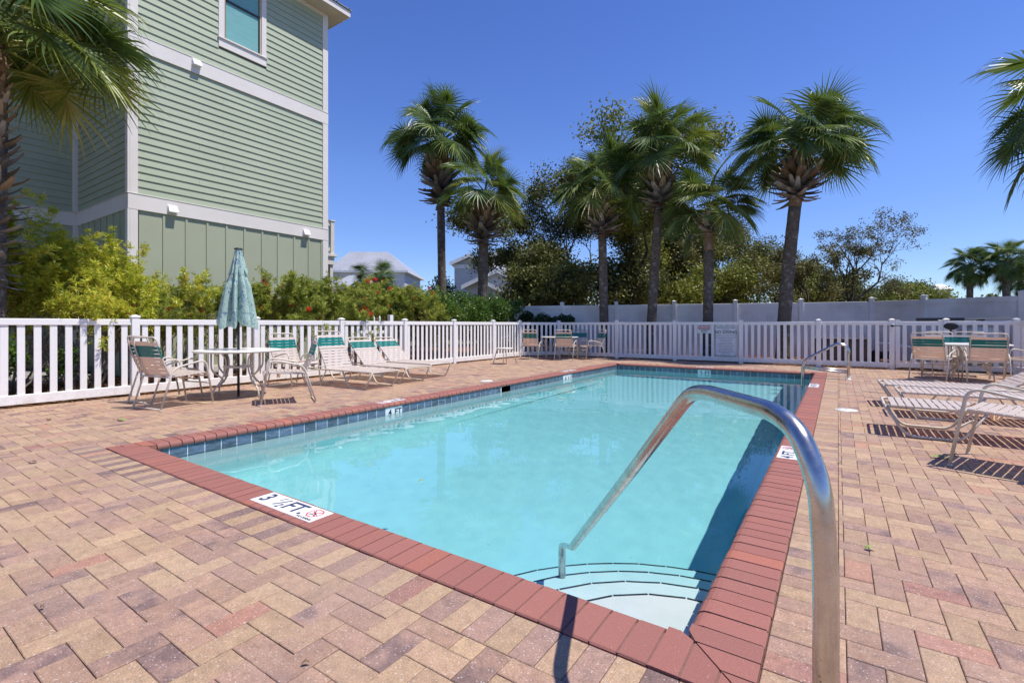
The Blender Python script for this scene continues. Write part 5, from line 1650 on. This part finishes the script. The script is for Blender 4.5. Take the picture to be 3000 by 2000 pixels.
def palm(base, top, label, group, rt=.17, nfr=34, size=1.0, boots=60, boot_len=1.25, seed=1, warm=.0, dead=0, elmin=-42, shaggy=False, yaw0=None, bs=1.45):
    rr = random.Random(seed)
    B = Vector(base); Tp = Vector(top) - B
    t = thing('sabal_palm', label, 'palm tree', base, 0, group)
    # trunk with a gentle curve
    N_ = 26; pts = []; rs = []
    for k in range(N_ + 1):
        u = k / N_
        bow = math.sin(u * math.pi) * .05 * Tp.z * .3
        pts.append(Vector((Tp.x * u ** 1.5 + bow * rr.uniform(.2, .25) * (1 if Tp.x > 0 else -1) * .3, Tp.y * u, Tp.z * u)))
        rs.append(rt * (1.12 - .16 * u + .22 * max(0, .06 - u) * 8) * (1 + rr.uniform(-.025, .025)))
    mb = MB(); cut = int(N_ * .80); mb.tube(pts[:cut + 1], rs[:cut + 1], 14); mb.obj('trunk', M['palm_trunk'], t)
    mb = MB(); mb.tube(pts[cut:], [q * 1.04 for q in rs[cut:]], 14); mb.obj('upper_trunk', M['palm_trunk_tan'], t)
    H = Tp.z
    def ctr(z):
        u = max(0, min(1, z / H)) * N_; i = min(N_ - 1, int(u)); return pts[i].lerp(pts[i + 1], u - i)
    # boots, old leaf bases
    for k in range(boots):
        u = k / boots
        z = H - boot_len * (1 - u) + .1
        c = ctr(z); an = k * 2.39996 + rr.uniform(-.2, .2)
        lift = R(30) - R(85) * (u ** .8) + rr.uniform(-.18, .18)
        s_ = rr.uniform(.8, 1.15) * bs * (.75 + .6 * math.sin(math.pi * min(1, u + .12)))
        link('boot', BOOT[1 if (u < .38 or rr.random() < .15) else 0], t, (c.x + math.cos(an) * rt * .8, c.y + math.sin(an) * rt * .8, z - .05), (0, lift, an), (s_, s_ * rr.uniform(.8, 1.3), s_))
    for k in range(nfr):
        u = (k + .5) / nfr
        el = ELV[min(6, int(u ** .95 * 7))]
        if el < elmin: el = rr.choice([24, 42, 24, 58, elmin])
        v = rr.randrange(3)
        an = k * 2.39996 + rr.uniform(-.25, .25)
        w_ = rr.random() < warm
        z = H + .42 - .40 * u
        s_ = size * rr.uniform(.86, 1.1)
        c = ctr(min(z, H)); 
        link('frond', get_frond(el, v, w_), t, (c.x, c.y, z), (rr.uniform(-.65, .65), rr.uniform(-.16, .16), an), (s_ * rr.uniform(.9, 1.08), s_, s_))
    if dead:
        k0 = ('dead', 0)
        if k0 not in FR:
            FR[k0] = frond_mesh(-42, 777, M['palm_dead'], n=30, Lp=.7, Lc=.3, Ll=.7, droop=2.6)
        for k in range(dead):
            an = k * 2.39996 * 1.3 + seed; c = ctr(H - .5)
            link('frond', FR[k0], t, (c.x, c.y, H - .35 - .25 * rr.random()), (rr.uniform(-.2, .2), R(15), an), size * rr.uniform(.7, .95))
    # fibrous heart
    mb = MB(); mb.lathe([(rt * 1.02, H - .25), (rt * 1.0, H), (rt * .6, H + .22), (.02, H + .4)], 12, (Tp.x, Tp.y)); mb.obj('crown_base', M['palm_trunk_tan'], t)
    return t
def pp_(px, py, d):
    v = at(px, py, d); return v
def palm_px(bx, tx, tyc, d, lab, **k):
    b = at(bx, 951, d); b.z = 0
    tp = at(tx, tyc, d)
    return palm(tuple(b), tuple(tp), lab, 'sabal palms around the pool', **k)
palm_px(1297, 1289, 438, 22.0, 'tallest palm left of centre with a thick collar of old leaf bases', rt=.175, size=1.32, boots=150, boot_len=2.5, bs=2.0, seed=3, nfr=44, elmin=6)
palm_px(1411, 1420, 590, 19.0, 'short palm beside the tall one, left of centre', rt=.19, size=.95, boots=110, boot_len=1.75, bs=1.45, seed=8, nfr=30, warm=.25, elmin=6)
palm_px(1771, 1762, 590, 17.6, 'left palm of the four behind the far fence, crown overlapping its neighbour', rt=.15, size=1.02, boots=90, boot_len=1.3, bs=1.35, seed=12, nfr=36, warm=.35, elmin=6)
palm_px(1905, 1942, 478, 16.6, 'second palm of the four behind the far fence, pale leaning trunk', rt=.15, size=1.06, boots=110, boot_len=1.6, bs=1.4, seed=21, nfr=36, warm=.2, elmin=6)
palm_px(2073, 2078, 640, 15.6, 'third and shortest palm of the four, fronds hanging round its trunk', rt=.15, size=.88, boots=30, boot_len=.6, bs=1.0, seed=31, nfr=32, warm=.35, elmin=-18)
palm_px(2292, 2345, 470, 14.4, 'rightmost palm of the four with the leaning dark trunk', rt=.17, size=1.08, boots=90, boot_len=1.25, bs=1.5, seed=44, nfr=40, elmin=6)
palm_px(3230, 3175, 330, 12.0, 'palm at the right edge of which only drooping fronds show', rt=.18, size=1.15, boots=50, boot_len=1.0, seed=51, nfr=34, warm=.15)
palm_px(-22, -14, 165, 6.9, 'palm at the left edge overhanging the fence, close to the house', rt=.13, size=.98, boots=150, boot_len=3.4, bs=.62, seed=65, nfr=52, warm=.8, elmin=6, shaggy=True)
palm_px(2840, 2842, 790, 40, 'small distant palm right of the beach house', rt=.22, size=.95, boots=20, boot_len=.8, seed=71, nfr=46, dead=12)
palm_px(2946, 2950, 775, 38, 'small distant palm above the end of the tall white fence', rt=.22, size=.95, boots=20, boot_len=.8, seed=72, nfr=46, dead=12)
palm_px(2985, 2990, 812, 42, 'distant palm at the right edge, behind the other two', rt=.20, size=1.1, boots=14, boot_len=.8, seed=73, nfr=30, dead=8)

# ------------------------------------------------------------------ leaf clouds
def rnd_unit(n):
    v = nr.normal(size=(n, 3)); return v / np.linalg.norm(v, axis=1)[:, None]
def leaf_quads(centers, L, Wd, jitter=.25, up=0.0, dirs=None):
    n = len(centers)
    d = rnd_unit(n) if dirs is None else dirs
    if up: d = d + np.array([0, 0, up]); d /= np.linalg.norm(d, axis=1)[:, None]
    s = np.cross(d, rnd_unit(n)); s /= (np.linalg.norm(s, axis=1)[:, None] + 1e-9)
    l = (L * nr.uniform(1 - jitter, 1 + jitter, n))[:, None]; w = (Wd * nr.uniform(1 - jitter, 1 + jitter, n))[:, None]
    c = centers
    return np.stack([c, c + d * l * .5 + s * w * .5, c + d * l, c + d * l * .5 - s * w * .5], 1)

class Skel:
    """recursive branching; collects tubes and leaf tips"""
    def __init__(s, seed): s.r = random.Random(seed); s.mb = MB(); s.tips = []; s.twig = MB()
    def grow(s, p, d, L, rad, depth, spread=.6, up=.15, kids=(2, 3), shrink=.72, crook=.18, leafdepth=1):
        r = s.r; n = 4 if depth > 1 else 3
        pts = [p.copy()]; rs = [rad]
        for k in range(n):
            d = (d + Vector((r.gauss(0, crook), r.gauss(0, crook), r.gauss(0, crook) + up * .3))).normalized()
            p = p + d * (L / n); pts.append(p.copy()); rs.append(rad * (1 - .38 * (k + 1) / n))
            if depth <= leafdepth: s.tips.append((p.copy(), d.copy()))
        tgt = s.mb if depth > 1 else s.twig
        tgt.tube(pts, rs, 6 if depth > 2 else (4 if depth > 1 else 3), caps=False)
        if depth <= 0: return
        for c in range(r.randint(*kids)):
            i = r.choice([n, n, n - 1, max(1, n - 2)])
            q = pts[i]
            ax = d.orthogonal().normalized(); ax.rotate(Matrix.Rotation(r.uniform(0, 6.283), 3, d))
            nd = (d * math.cos(spread * r.uniform(.6, 1.3)) + ax * math.sin(spread * r.uniform(.6, 1.3)) + Vector((0, 0, up))).normalized()
            s.grow(q, nd, L * shrink * r.uniform(.8, 1.15), rs[i] * .72, depth - 1, spread, up, kids, shrink, crook, leafdepth)

def tree_obj(name, label, cat, base, group, seed, L, rad, depth, leafmat, nleaf, leaf, clump, lean=(0, 0, 1), spread=.6, up=.12, kids=(2, 3), shrink=.74, crook=.16, flat=.7, barkmat='bark', twigmat='twig_dark', starts=1, leafdepth=1, keep=1.0, scale=1.0):
    t = thing(name, label, cat, base, 0, group)
    sk = Skel(seed)
    for k in range(starts):
        a_ = 6.283 * k / starts + seed
        dd = Vector(lean) if starts == 1 else Vector((math.cos(a_) * .35, math.sin(a_) * .35, 1)) + Vector(lean) * .3
        sk.grow(Vector((0, 0, -.05)), dd.normalized(), L, rad, depth, spread, up, kids, shrink, crook, leafdepth)
    sk.mb.obj('trunk', M[barkmat], t)
    if sk.twig.v:
        tw = sk.twig.obj('twig', M[twigmat], t)
        tw['kind'] = 'stuff'
    tips = np.array([p for p, d in sk.tips])
    if nleaf and len(tips):
        tips = tips[nr.random(len(tips)) < keep]
        idx = nr.integers(0, len(tips), nleaf)
        off = nr.normal(size=(nleaf, 3)) * np.array([clump, clump, clump * flat])
        c = tips[idx] + off
        c = c[c[:, 2] > .1]
        link('crown', np_mesh('crown', leaf_quads(c, leaf[0], leaf[1]), 4, M[leafmat]), t)
    return t

# pines and scrub oaks behind the tall fence
def tp(px, d): v = at(px, 951, d); v.z = 0; return tuple(v)
GT = 'scrub trees beyond the tall white fence'
TR_ = [
 # px, d, label, seed, L, rad, depth, mat, nleaf, clump, spread
 (1690, 25, 'dark dense scrub oak at the left end of the wood beside the pale house', 5, 2.6, .16, 5, 'oak_leaf', 30000, .30, .62),
 (1735, 24, 'tall crooked scrub oak rising behind the left palm of the four', 17, 3.4, .20, 5, 'oak_leaf', 34000, .32, .50),
 (1830, 25, 'twin trunked scrub oak between the two middle palms', 23, 3.8, .22, 5, 'pine_leaf', 40000, .32, .58),
 (1940, 28, 'brown scrub oak behind the pale leaning palm', 29, 3.7, .20, 5, 'oak_brown', 38000, .32, .6),
 (2060, 27, 'yellow green pine behind the shortest palm', 37, 3.1, .18, 5, 'pine_leaf', 36000, .32, .62),
 (2180, 30, 'dark open pine left of the leaning palm', 41, 3.1, .18, 5, 'oak_leaf', 28000, .30, .6),
]
for k, (px, d, lab, sd, L, rad, dep, mt, nl, cl, sp) in enumerate(TR_):
    tree_obj('scrub_oak' if 'oak' in mt else 'pine_tree', lab, 'tree', tp(px, d), GT, sd, L, rad, dep, mt, nl, (.15, .075), cl, spread=sp, crook=.2, keep=.9)
tree_obj('bare_oak', 'wind swept half bare tree spreading to the right of the leaning palm', 'tree', tp(2470, 22), GT, 91, 2.15, .16, 6, 'oak_brown', 7500, (.08, .045), .09, lean=(.12, 0, 1), spread=.55, up=.10, kids=(2, 3), shrink=.72, crook=.16, keep=.8, leafdepth=0, twigmat='twig_dark')
tree_obj('bare_oak', 'slanting dark trunked tree just right of the leaning palm', 'tree', tp(2385, 23), GT, 131, 1.9, .14, 5, 'oak_brown', 9000, (.11, .06), .16, lean=(-.35, 0, 1), spread=.55, up=.16, crook=.2, keep=.7)
tree_obj('bare_oak', 'sparse dark tree seen between the leaning palm and its left neighbour', 'tree', tp(2245, 25), GT, 149, 2.0, .16, 5, 'oak_brown', 11000, (.12, .06), .17, lean=(.2, 0, 1), spread=.55, up=.15, crook=.2, keep=.7)
low = [(1660, 23, 'oak_leaf', 1.4, 401), (1760, 26, 'pine_leaf', 1.6, 402), (1850, 24, 'oak_leaf', 1.5, 403), (1930, 26, 'oak_brown', 1.7, 404), (2010, 25, 'pine_leaf', 1.5, 405), (2090, 28, 'oak_leaf', 1.6, 406), (2290, 30, 'pine_leaf', 1.3, 407), (2450, 32, 'oak_leaf', 1.3, 408), (2150, 32, 'pine_leaf', 1.15, 61), (2330, 34, 'oak_leaf', 1.25, 62), (2400, 38, 'pine_leaf', 1.2, 63), (2530, 40, 'pine_leaf', 1.25, 64), (2560, 30, 'oak_brown', 1.15, 65), (2620, 34, 'oak_leaf', 1.3, 66), (2690, 30, 'pine_leaf', 1.1, 67), (2740, 42, 'pine_leaf', 1.1, 68), (2790, 46, 'oak_leaf', 1.1, 69), (2900, 44, 'pine_leaf', 1.1, 70), (2990, 40, 'pine_leaf', 1.0, 73), (1625, 30, 'oak_leaf', 1.35, 74), (2010, 36, 'pine_leaf', 1.5, 75), (1880, 38, 'oak_leaf', 1.5, 76)]
lowlab = ['dark scrub oak low against the tall fence left of the left palm', 'yellow green pine crown behind the left palm trunk', 'dark scrub oak crown between left palm and pale leaning palm', 'brownish oak crown just right of the pale leaning palm trunk', 'light green pine crown left of the shortest palm trunk', 'dark oak crown right of the shortest palm trunk', 'green pine crown hidden behind the leaning palm trunk', 'low dark oak left of the bare spreading tree', 'low pine in the gap left of the leaning palm', 'low dark oak behind the leaning palm trunk', 'low green pine right of the leaning palm trunk', 'low pine behind the bare spreading tree', 'brown low oak under the bare spreading tree', 'low rounded oak right of the bare spreading tree',
          'green pine standing alone at the right end of the wood', 'small far pine before the beach house', 'small far oak left of the distant palms', 'green scrub under the distant palms', 'green scrub under the rightmost distant palm', 'small dark oak in front of the pale gabled house', 'low pine seen between the middle palm trunks', 'low oak deep in the wood behind the left palms']
for k, (px, d, mt, L, sd) in enumerate(low):
    tree_obj('low_tree', lowlab[k], 'tree', tp(px, d), GT, sd, L * 1.34, .11, 4, mt, 13000, (.17, .085), .32, spread=.8, up=.02, kids=(3, 4), crook=.2, flat=.45)
# a thin far band of woodland
c = []
for k in range(2600):
    px = rng.uniform(1560, 3150); d = rng.uniform(48, 75)
    v = at(px, 951, d); hgt = (3.6 + 1.0 * math.sin(px * .013) + .7 * math.sin(px * .041 + 2)) * d / 60
    for q in range(10): c.append((v.x + rng.gauss(0, .5), v.y + rng.gauss(0, .5), abs(rng.gauss(0, .35)) + hgt * rng.random() ** .7))
wood = link('distant_woodland', np_mesh('distant_woodland', leaf_quads(np.array(c), .55, .3), 4, M['oak_leaf'])); tag(wood, 'far band of mixed scrub woodland along the horizon', 'woodland', kind='stuff')
# two yellowish shrubs beyond the fence
tree_obj('yellow_shrub', 'yellow leaved shrub low behind the tall fence under the bare tree', 'shrub', tp(2555, 26), None, 81, .55, .03, 3, 'yellow_leaf', 2600, (.10, .06), .16, starts=4, spread=.7)

# ------------------------------------------------------------------ bottlebrush hedge by the left fence
def brush_proto(seed, H, Wd, nwh, mat, nst=7):
    """stems, whorled narrow leaves"""
    sk = Skel(seed); r = sk.r
    for k in range(nst):
        a_ = r.uniform(0, 6.283)
        sk.grow(Vector((math.cos(a_) * .18, math.sin(a_) * .12, 0)), Vector((math.cos(a_) * .42 * Wd, math.sin(a_) * .3, 1)).normalized(), H * .36, .016, 4, .48, .12, (2, 3), .70, .13, 1)
    tips = sk.tips
    P = np.array([t_[0] for t_ in tips]); D = np.array([t_[1] for t_ in tips])
    wgt = np.clip((P[:, 2] / H - .22) / .3, .02, 1); wgt /= wgt.sum()
    idx = nr.choice(len(P), nwh, p=wgt)
    c = P[idx] + nr.normal(size=(nwh, 3)) * .03
    ax = D[idx] + nr.normal(size=(nwh, 3)) * .25; ax /= np.linalg.norm(ax, axis=1)[:, None]
    nl = 15
    cc = np.repeat(c, nl, 0); aa = np.repeat(ax, nl, 0)
    per = np.cross(aa, rnd_unit(len(aa))); per /= np.linalg.norm(per, axis=1)[:, None]
    dirs = aa * nr.uniform(.15, .8, len(aa))[:, None] + per
    dirs /= np.linalg.norm(dirs, axis=1)[:, None]
    cc = cc + aa * nr.uniform(-.03, .03, len(aa))[:, None]
    fol = np_mesh('foliage', leaf_quads(cc, .078, .0145, dirs=dirs), 4, M[mat])
    st_ = sk.mb.mesh('stem', M['twig']); tw = sk.twig.mesh('twig', M['twig'])
    high = [t_ for t_ in tips if t_[0].z > H * .45]
    return fol, st_, tw, high, r
BBP = [brush_proto(5, 3.1, 1.0, 3900, 'bb_leaf', 11), brush_proto(9, 2.5, 1.1, 2200, 'bb_leaf_dark', 8), brush_proto(14, 2.4, 1.15, 1900, 'bb_leaf_dark', 7), brush_proto(19, 3.0, 1.0, 3800, 'bb_leaf', 11)]
def flower_mesh():
    n = 130; h = nr.uniform(0, .075, n); th = nr.uniform(0, 6.283, n)
    d = np.stack([np.cos(th), np.sin(th), nr.uniform(-.1, .35, n)], 1)
    c = np.stack([np.zeros(n), np.zeros(n), h], 1)
    return np_mesh('flower', leaf_quads(c, .034, .004, dirs=d / np.linalg.norm(d, axis=1)[:, None]), 4, M['flower'])
FLO = flower_mesh()
def brush(k, x, y, s, rz, label, nfl):
    fol, st_, tw, high, r = BBP[k]
    t = thing('bottlebrush_shrub', label, 'shrub', (x - (.42 if k in (1, 2) else .62), y, -.02), rz, 'bottlebrush shrubs along the left fence')
    link('stem', st_, t, scale=s); o = link('twig', tw, t, scale=s); o['kind'] = 'stuff'
    link('foliage', fol, t, scale=s)
    for q in range(int(nfl * 1.35)):
        p, d = r.choice(high)
        link('flower', FLO, t, tuple((p + d * .09) * s), (r.uniform(-.9, .9), r.uniform(-.9, .9), r.uniform(0, 6)), r.uniform(1.1, 1.7))
for k, x, y, s, rz, lab, nf_ in [
    (0, -10.55, .85, 1.03, .4, 'leafy yellow green bottlebrush at the left edge under the palm', 3),
    (3, -10.75, 1.95, 1.08, 2.1, 'tallest yellow green bottlebrush in front of the recessed house wall', 5),
    (0, -10.35, 2.75, .92, 3.6, 'yellow green bottlebrush left of the white house corner', 4),
    (3, -11.1, 3.10, .86, 4.4, 'bottlebrush standing close against the house corner', 3),
    (1, -10.4, 4.05, .86, 1.0, 'thin bottlebrush with bare stems right of the house corner', 6),
    (2, -10.5, 5.15, .96, 2.2, 'open bottlebrush with red flowers left of the umbrella', 12),
    (1, -10.45, 6.35, 1.0, 3.9, 'bottlebrush with many red flowers right of the umbrella', 16),
    (2, -10.4, 7.5, 1.08, 5.2, 'red flowered bottlebrush below the end of the green house', 16),
    (1, -10.5, 8.7, 1.06, .2, 'bottlebrush in front of the pale hipped roof', 14),
    (2, -10.55, 9.9, 1.08, 1.6, 'bottlebrush with scattered red flowers left of the dark hedge', 12),
    (1, -10.5, 11.1, 1.0, 2.9, 'last bottlebrush where the dark glossy hedge begins', 8)]:
    brush(k, x, y, s, rz, lab, nf_)

# glossy dark hedge and shrubs near the far left corner
def blob_shrub(name, label, base, size, n, mat, leaf, seed, group=None, nst=8, hole=.25):
    t = thing(name, label, 'shrub', base, 0, group)
    sk = Skel(seed); r = sk.r
    for k in range(nst):
        a_ = r.uniform(0, 6.283)
        sk.grow(Vector((r.uniform(-.3, .3) * size[0], r.uniform(-.3, .3) * size[1], 0)), Vector((math.cos(a_) * .6, math.sin(a_) * .5, 1)).normalized(), size[2] * .42, .02, 3, .6, .1, (2, 3), .7, .15, 1)
    sk.mb.obj('stem', M['twig_dark'], t)
    lobes = [(nr.uniform(-1, 1) * size[0] * .72, nr.uniform(-1, 1) * size[1] * .6, size[2] * nr.uniform(.35, .86), nr.uniform(.24, .42) * min(size)) for _ in range(26)]
    li = nr.integers(0, 26, n); Lb = np.array(lobes)[li]
    u = rnd_unit(n); rad = Lb[:, 3] * nr.uniform(.6, 1.12, n)
    c = Lb[:, :3] + u * rad[:, None]
    m = (c[:, 2] > .08)
    c = c[m]; dd = u[m] * .6 + rnd_unit(m.sum()); dd /= np.linalg.norm(dd, axis=1)[:, None]
    # a lower fill
    link('foliage', np_mesh('foliage', leaf_quads(c, *leaf, dirs=dd), 4, M[mat]), t)
    return t
GH = 'glossy hedge shrubs in the far left corner'
blob_shrub('hedge_shrub', 'glossy green hedge shrub below the tallest palm', (-11.1, 12.3, 0), (1.3, 1.0, 2.35), 17000, 'shrub_leaf', (.075, .04), 201, GH)
blob_shrub('hedge_shrub', 'glossy green hedge shrub between the two left palms', (-10.9, 13.6, 0), (1.3, 1.0, 2.3), 17000, 'shrub_leaf', (.075, .04), 202, GH)
blob_shrub('hedge_shrub', 'glossy green hedge shrub around the trunk of the short palm', (-10.6, 14.7, 0), (1.2, .9, 2.15), 14000, 'shrub_leaf', (.075, .04), 203, GH)
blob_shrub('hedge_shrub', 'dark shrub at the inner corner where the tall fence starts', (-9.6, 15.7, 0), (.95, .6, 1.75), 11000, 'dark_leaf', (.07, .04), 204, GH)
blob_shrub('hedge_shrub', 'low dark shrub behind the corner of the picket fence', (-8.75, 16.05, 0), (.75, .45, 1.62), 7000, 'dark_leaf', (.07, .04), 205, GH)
blob_shrub('hedge_shrub', 'green shrub joining the bottlebrushes and the glossy hedge', (-11.3, 11.2, 0), (1.1, .9, 2.2), 12000, 'shrub_leaf', (.075, .04), 206, GH)
# small magnolia like trees rising over the hedge
m1 = at(1122, 951, 20); tree_obj('small_tree', 'small dark leaved tree above the bottlebrushes before the pale roof', 'tree', (m1.x, m1.y, 0), None, 301, .95, .05, 4, 'dark_leaf', 5200, (.13, .07), .16, spread=.35, up=.28, kids=(2, 3), shrink=.8)
m2 = at(1298, 951, 25); tree_obj('small_tree', 'small dark leaved tree half hidden behind the tallest palm trunk', 'tree', (m2.x, m2.y, 0), None, 305, 1.0, .05, 4, 'dark_leaf', 5000, (.13, .07), .15, spread=.33, up=.28, kids=(2, 3), shrink=.78)
# spiky dwarf palm over the hedge
sp_ = at(1095, 951, 18)
palm((sp_.x, sp_.y, 0), (sp_.x, sp_.y, 2.35), 'low spiky palmetto poking above the bottlebrush hedge', 'palmettos', rt=.1, nfr=14, size=.55, boots=4, boot_len=.3, seed=88, elmin=22)
# leafy weeds behind the pickets at left
blob_shrub('low_shrub', 'broad leaved green weed behind the pickets at left', (-9.75, 1.62, 0), (.30, .25, 1.0), 900, 'shrub_leaf', (.07, .035), 401, None, 4)
blob_shrub('low_shrub', 'narrow green weed behind the pickets left of the chairs', (-9.7, 2.25, 0), (.25, .2, .9), 700, 'shrub_leaf', (.06, .03), 402, None, 4)

# ------------------------------------------------------------------ loose litter
n = 9000
px = nr.uniform(-12.6, -9.27, n); py = nr.uniform(-1, 14.8, n)
c = np.stack([px, py, nr.uniform(-.02, .035, n)], 1); d = rnd_unit(n); d[:, 2] *= .25; d /= np.linalg.norm(d, axis=1)[:, None]
o = link('pine_straw', np_mesh('pine_straw', leaf_quads(c, .11, .012, dirs=d), 4, M['straw'])); tag(o, 'brown pine straw mulch strewn behind the left fence', 'mulch', kind='stuff')
n = 4200
px = nr.uniform(-8.9, 3.6, n); py = nr.uniform(15.42, 17.2, n)
c = np.stack([px, py, nr.uniform(-.02, .04, n)], 1); d = rnd_unit(n); d[:, 2] *= .25; d /= np.linalg.norm(d, axis=1)[:, None]
o = link('pine_straw', np_mesh('pine_straw', leaf_quads(c, .12, .014, dirs=d), 4, M['straw'])); tag(o, 'brown mulch strewn behind the far fence under the palms', 'mulch', kind='stuff')
n = 1500
px = -9.2 + np.abs(nr.normal(size=n)) * .16; py = nr.uniform(-.5, 14, n)
c = np.stack([px, py, np.full(n, .003)], 1); d = rnd_unit(n); d[:, 2] *= .08; d /= np.linalg.norm(d, axis=1)[:, None]
o = link('leaf_litter', np_mesh('leaf_litter', leaf_quads(c, .045, .006, dirs=d), 4, M['straw'])); tag(o, 'needles and crumbs blown along the foot of the left fence', 'litter', kind='stuff')
def fallen(x, y, L, rz, mat, lab, z=.004):
    mb = MB(); vs = []
    for k in range(7):
        u = k / 6; w_ = L * .22 * math.sin(math.pi * min(1, u * .93 + .04)) ** .8
        zz_ = .012 * math.sin(u * 3.1) + .002
        vs += [(L * (u - .5), -w_, zz_ + w_ * .25), (L * (u - .5), 0, zz_), (L * (u - .5), w_, zz_ + w_ * .35)]
    fs = []
    for k in range(6):
        b = k * 3; fs += [(b, b + 1, b + 4, b + 3), (b + 1, b + 2, b + 5, b + 4)]
    mb.add(vs, fs, True); o = mb.obj('fallen_leaf', M[mat], loc=(x, y, z), rot=(0, 0, rz)); tag(o, lab, 'leaf', 'leaves fallen on the deck')
def gp(px, py):
    d = EYE * FPX / (py - 951); l = (px - 1500) / FPX * d
    return (d * FW[0] + l * RT[0], d * FW[1] + l * RT[1])
for px, py, L, rz, mt, lab in [(2548, 1611, .05, .4, 'green_leaf', 'dark green leaf lying on the pavers at right'), (2752, 1342, .12, .1, 'green_leaf', 'bright green leaf on the pavers in front of the near right chair'), (2458, 1357, .035, .9, 'green_leaf', 'tiny green leaf beside the right coping'),
      (355, 1232, .13, .2, 'green_leaf', 'yellow green leaf on the deck left of the pool corner'), (95, 1357, .07, .6, 'brown_leaf', 'brown leaf on the pavers at far left'), (143, 1231, .09, 0, 'brown_leaf', 'thin brown leaf near the left fence'), (895, 1950, .028, .9, 'brown_leaf', 'dark scrap on the pavers at bottom left'),
      (2800, 1335, .04, .3, 'brown_leaf', 'small tan leaf beside the bright green one'), (124, 1784, .02, .3, 'brown_leaf', 'black speck of leaf on the plum paver at left')]:
    x, y = gp(px, py); fallen(x, y, L, rz, mt, lab)
x, y = (at(1235, 1410, 3.9).x, at(1235, 1410, 3.9).y)
fallen(x, y, .06, 1, 'green_leaf', 'dark leaf floating on the pool', WATER + .002)
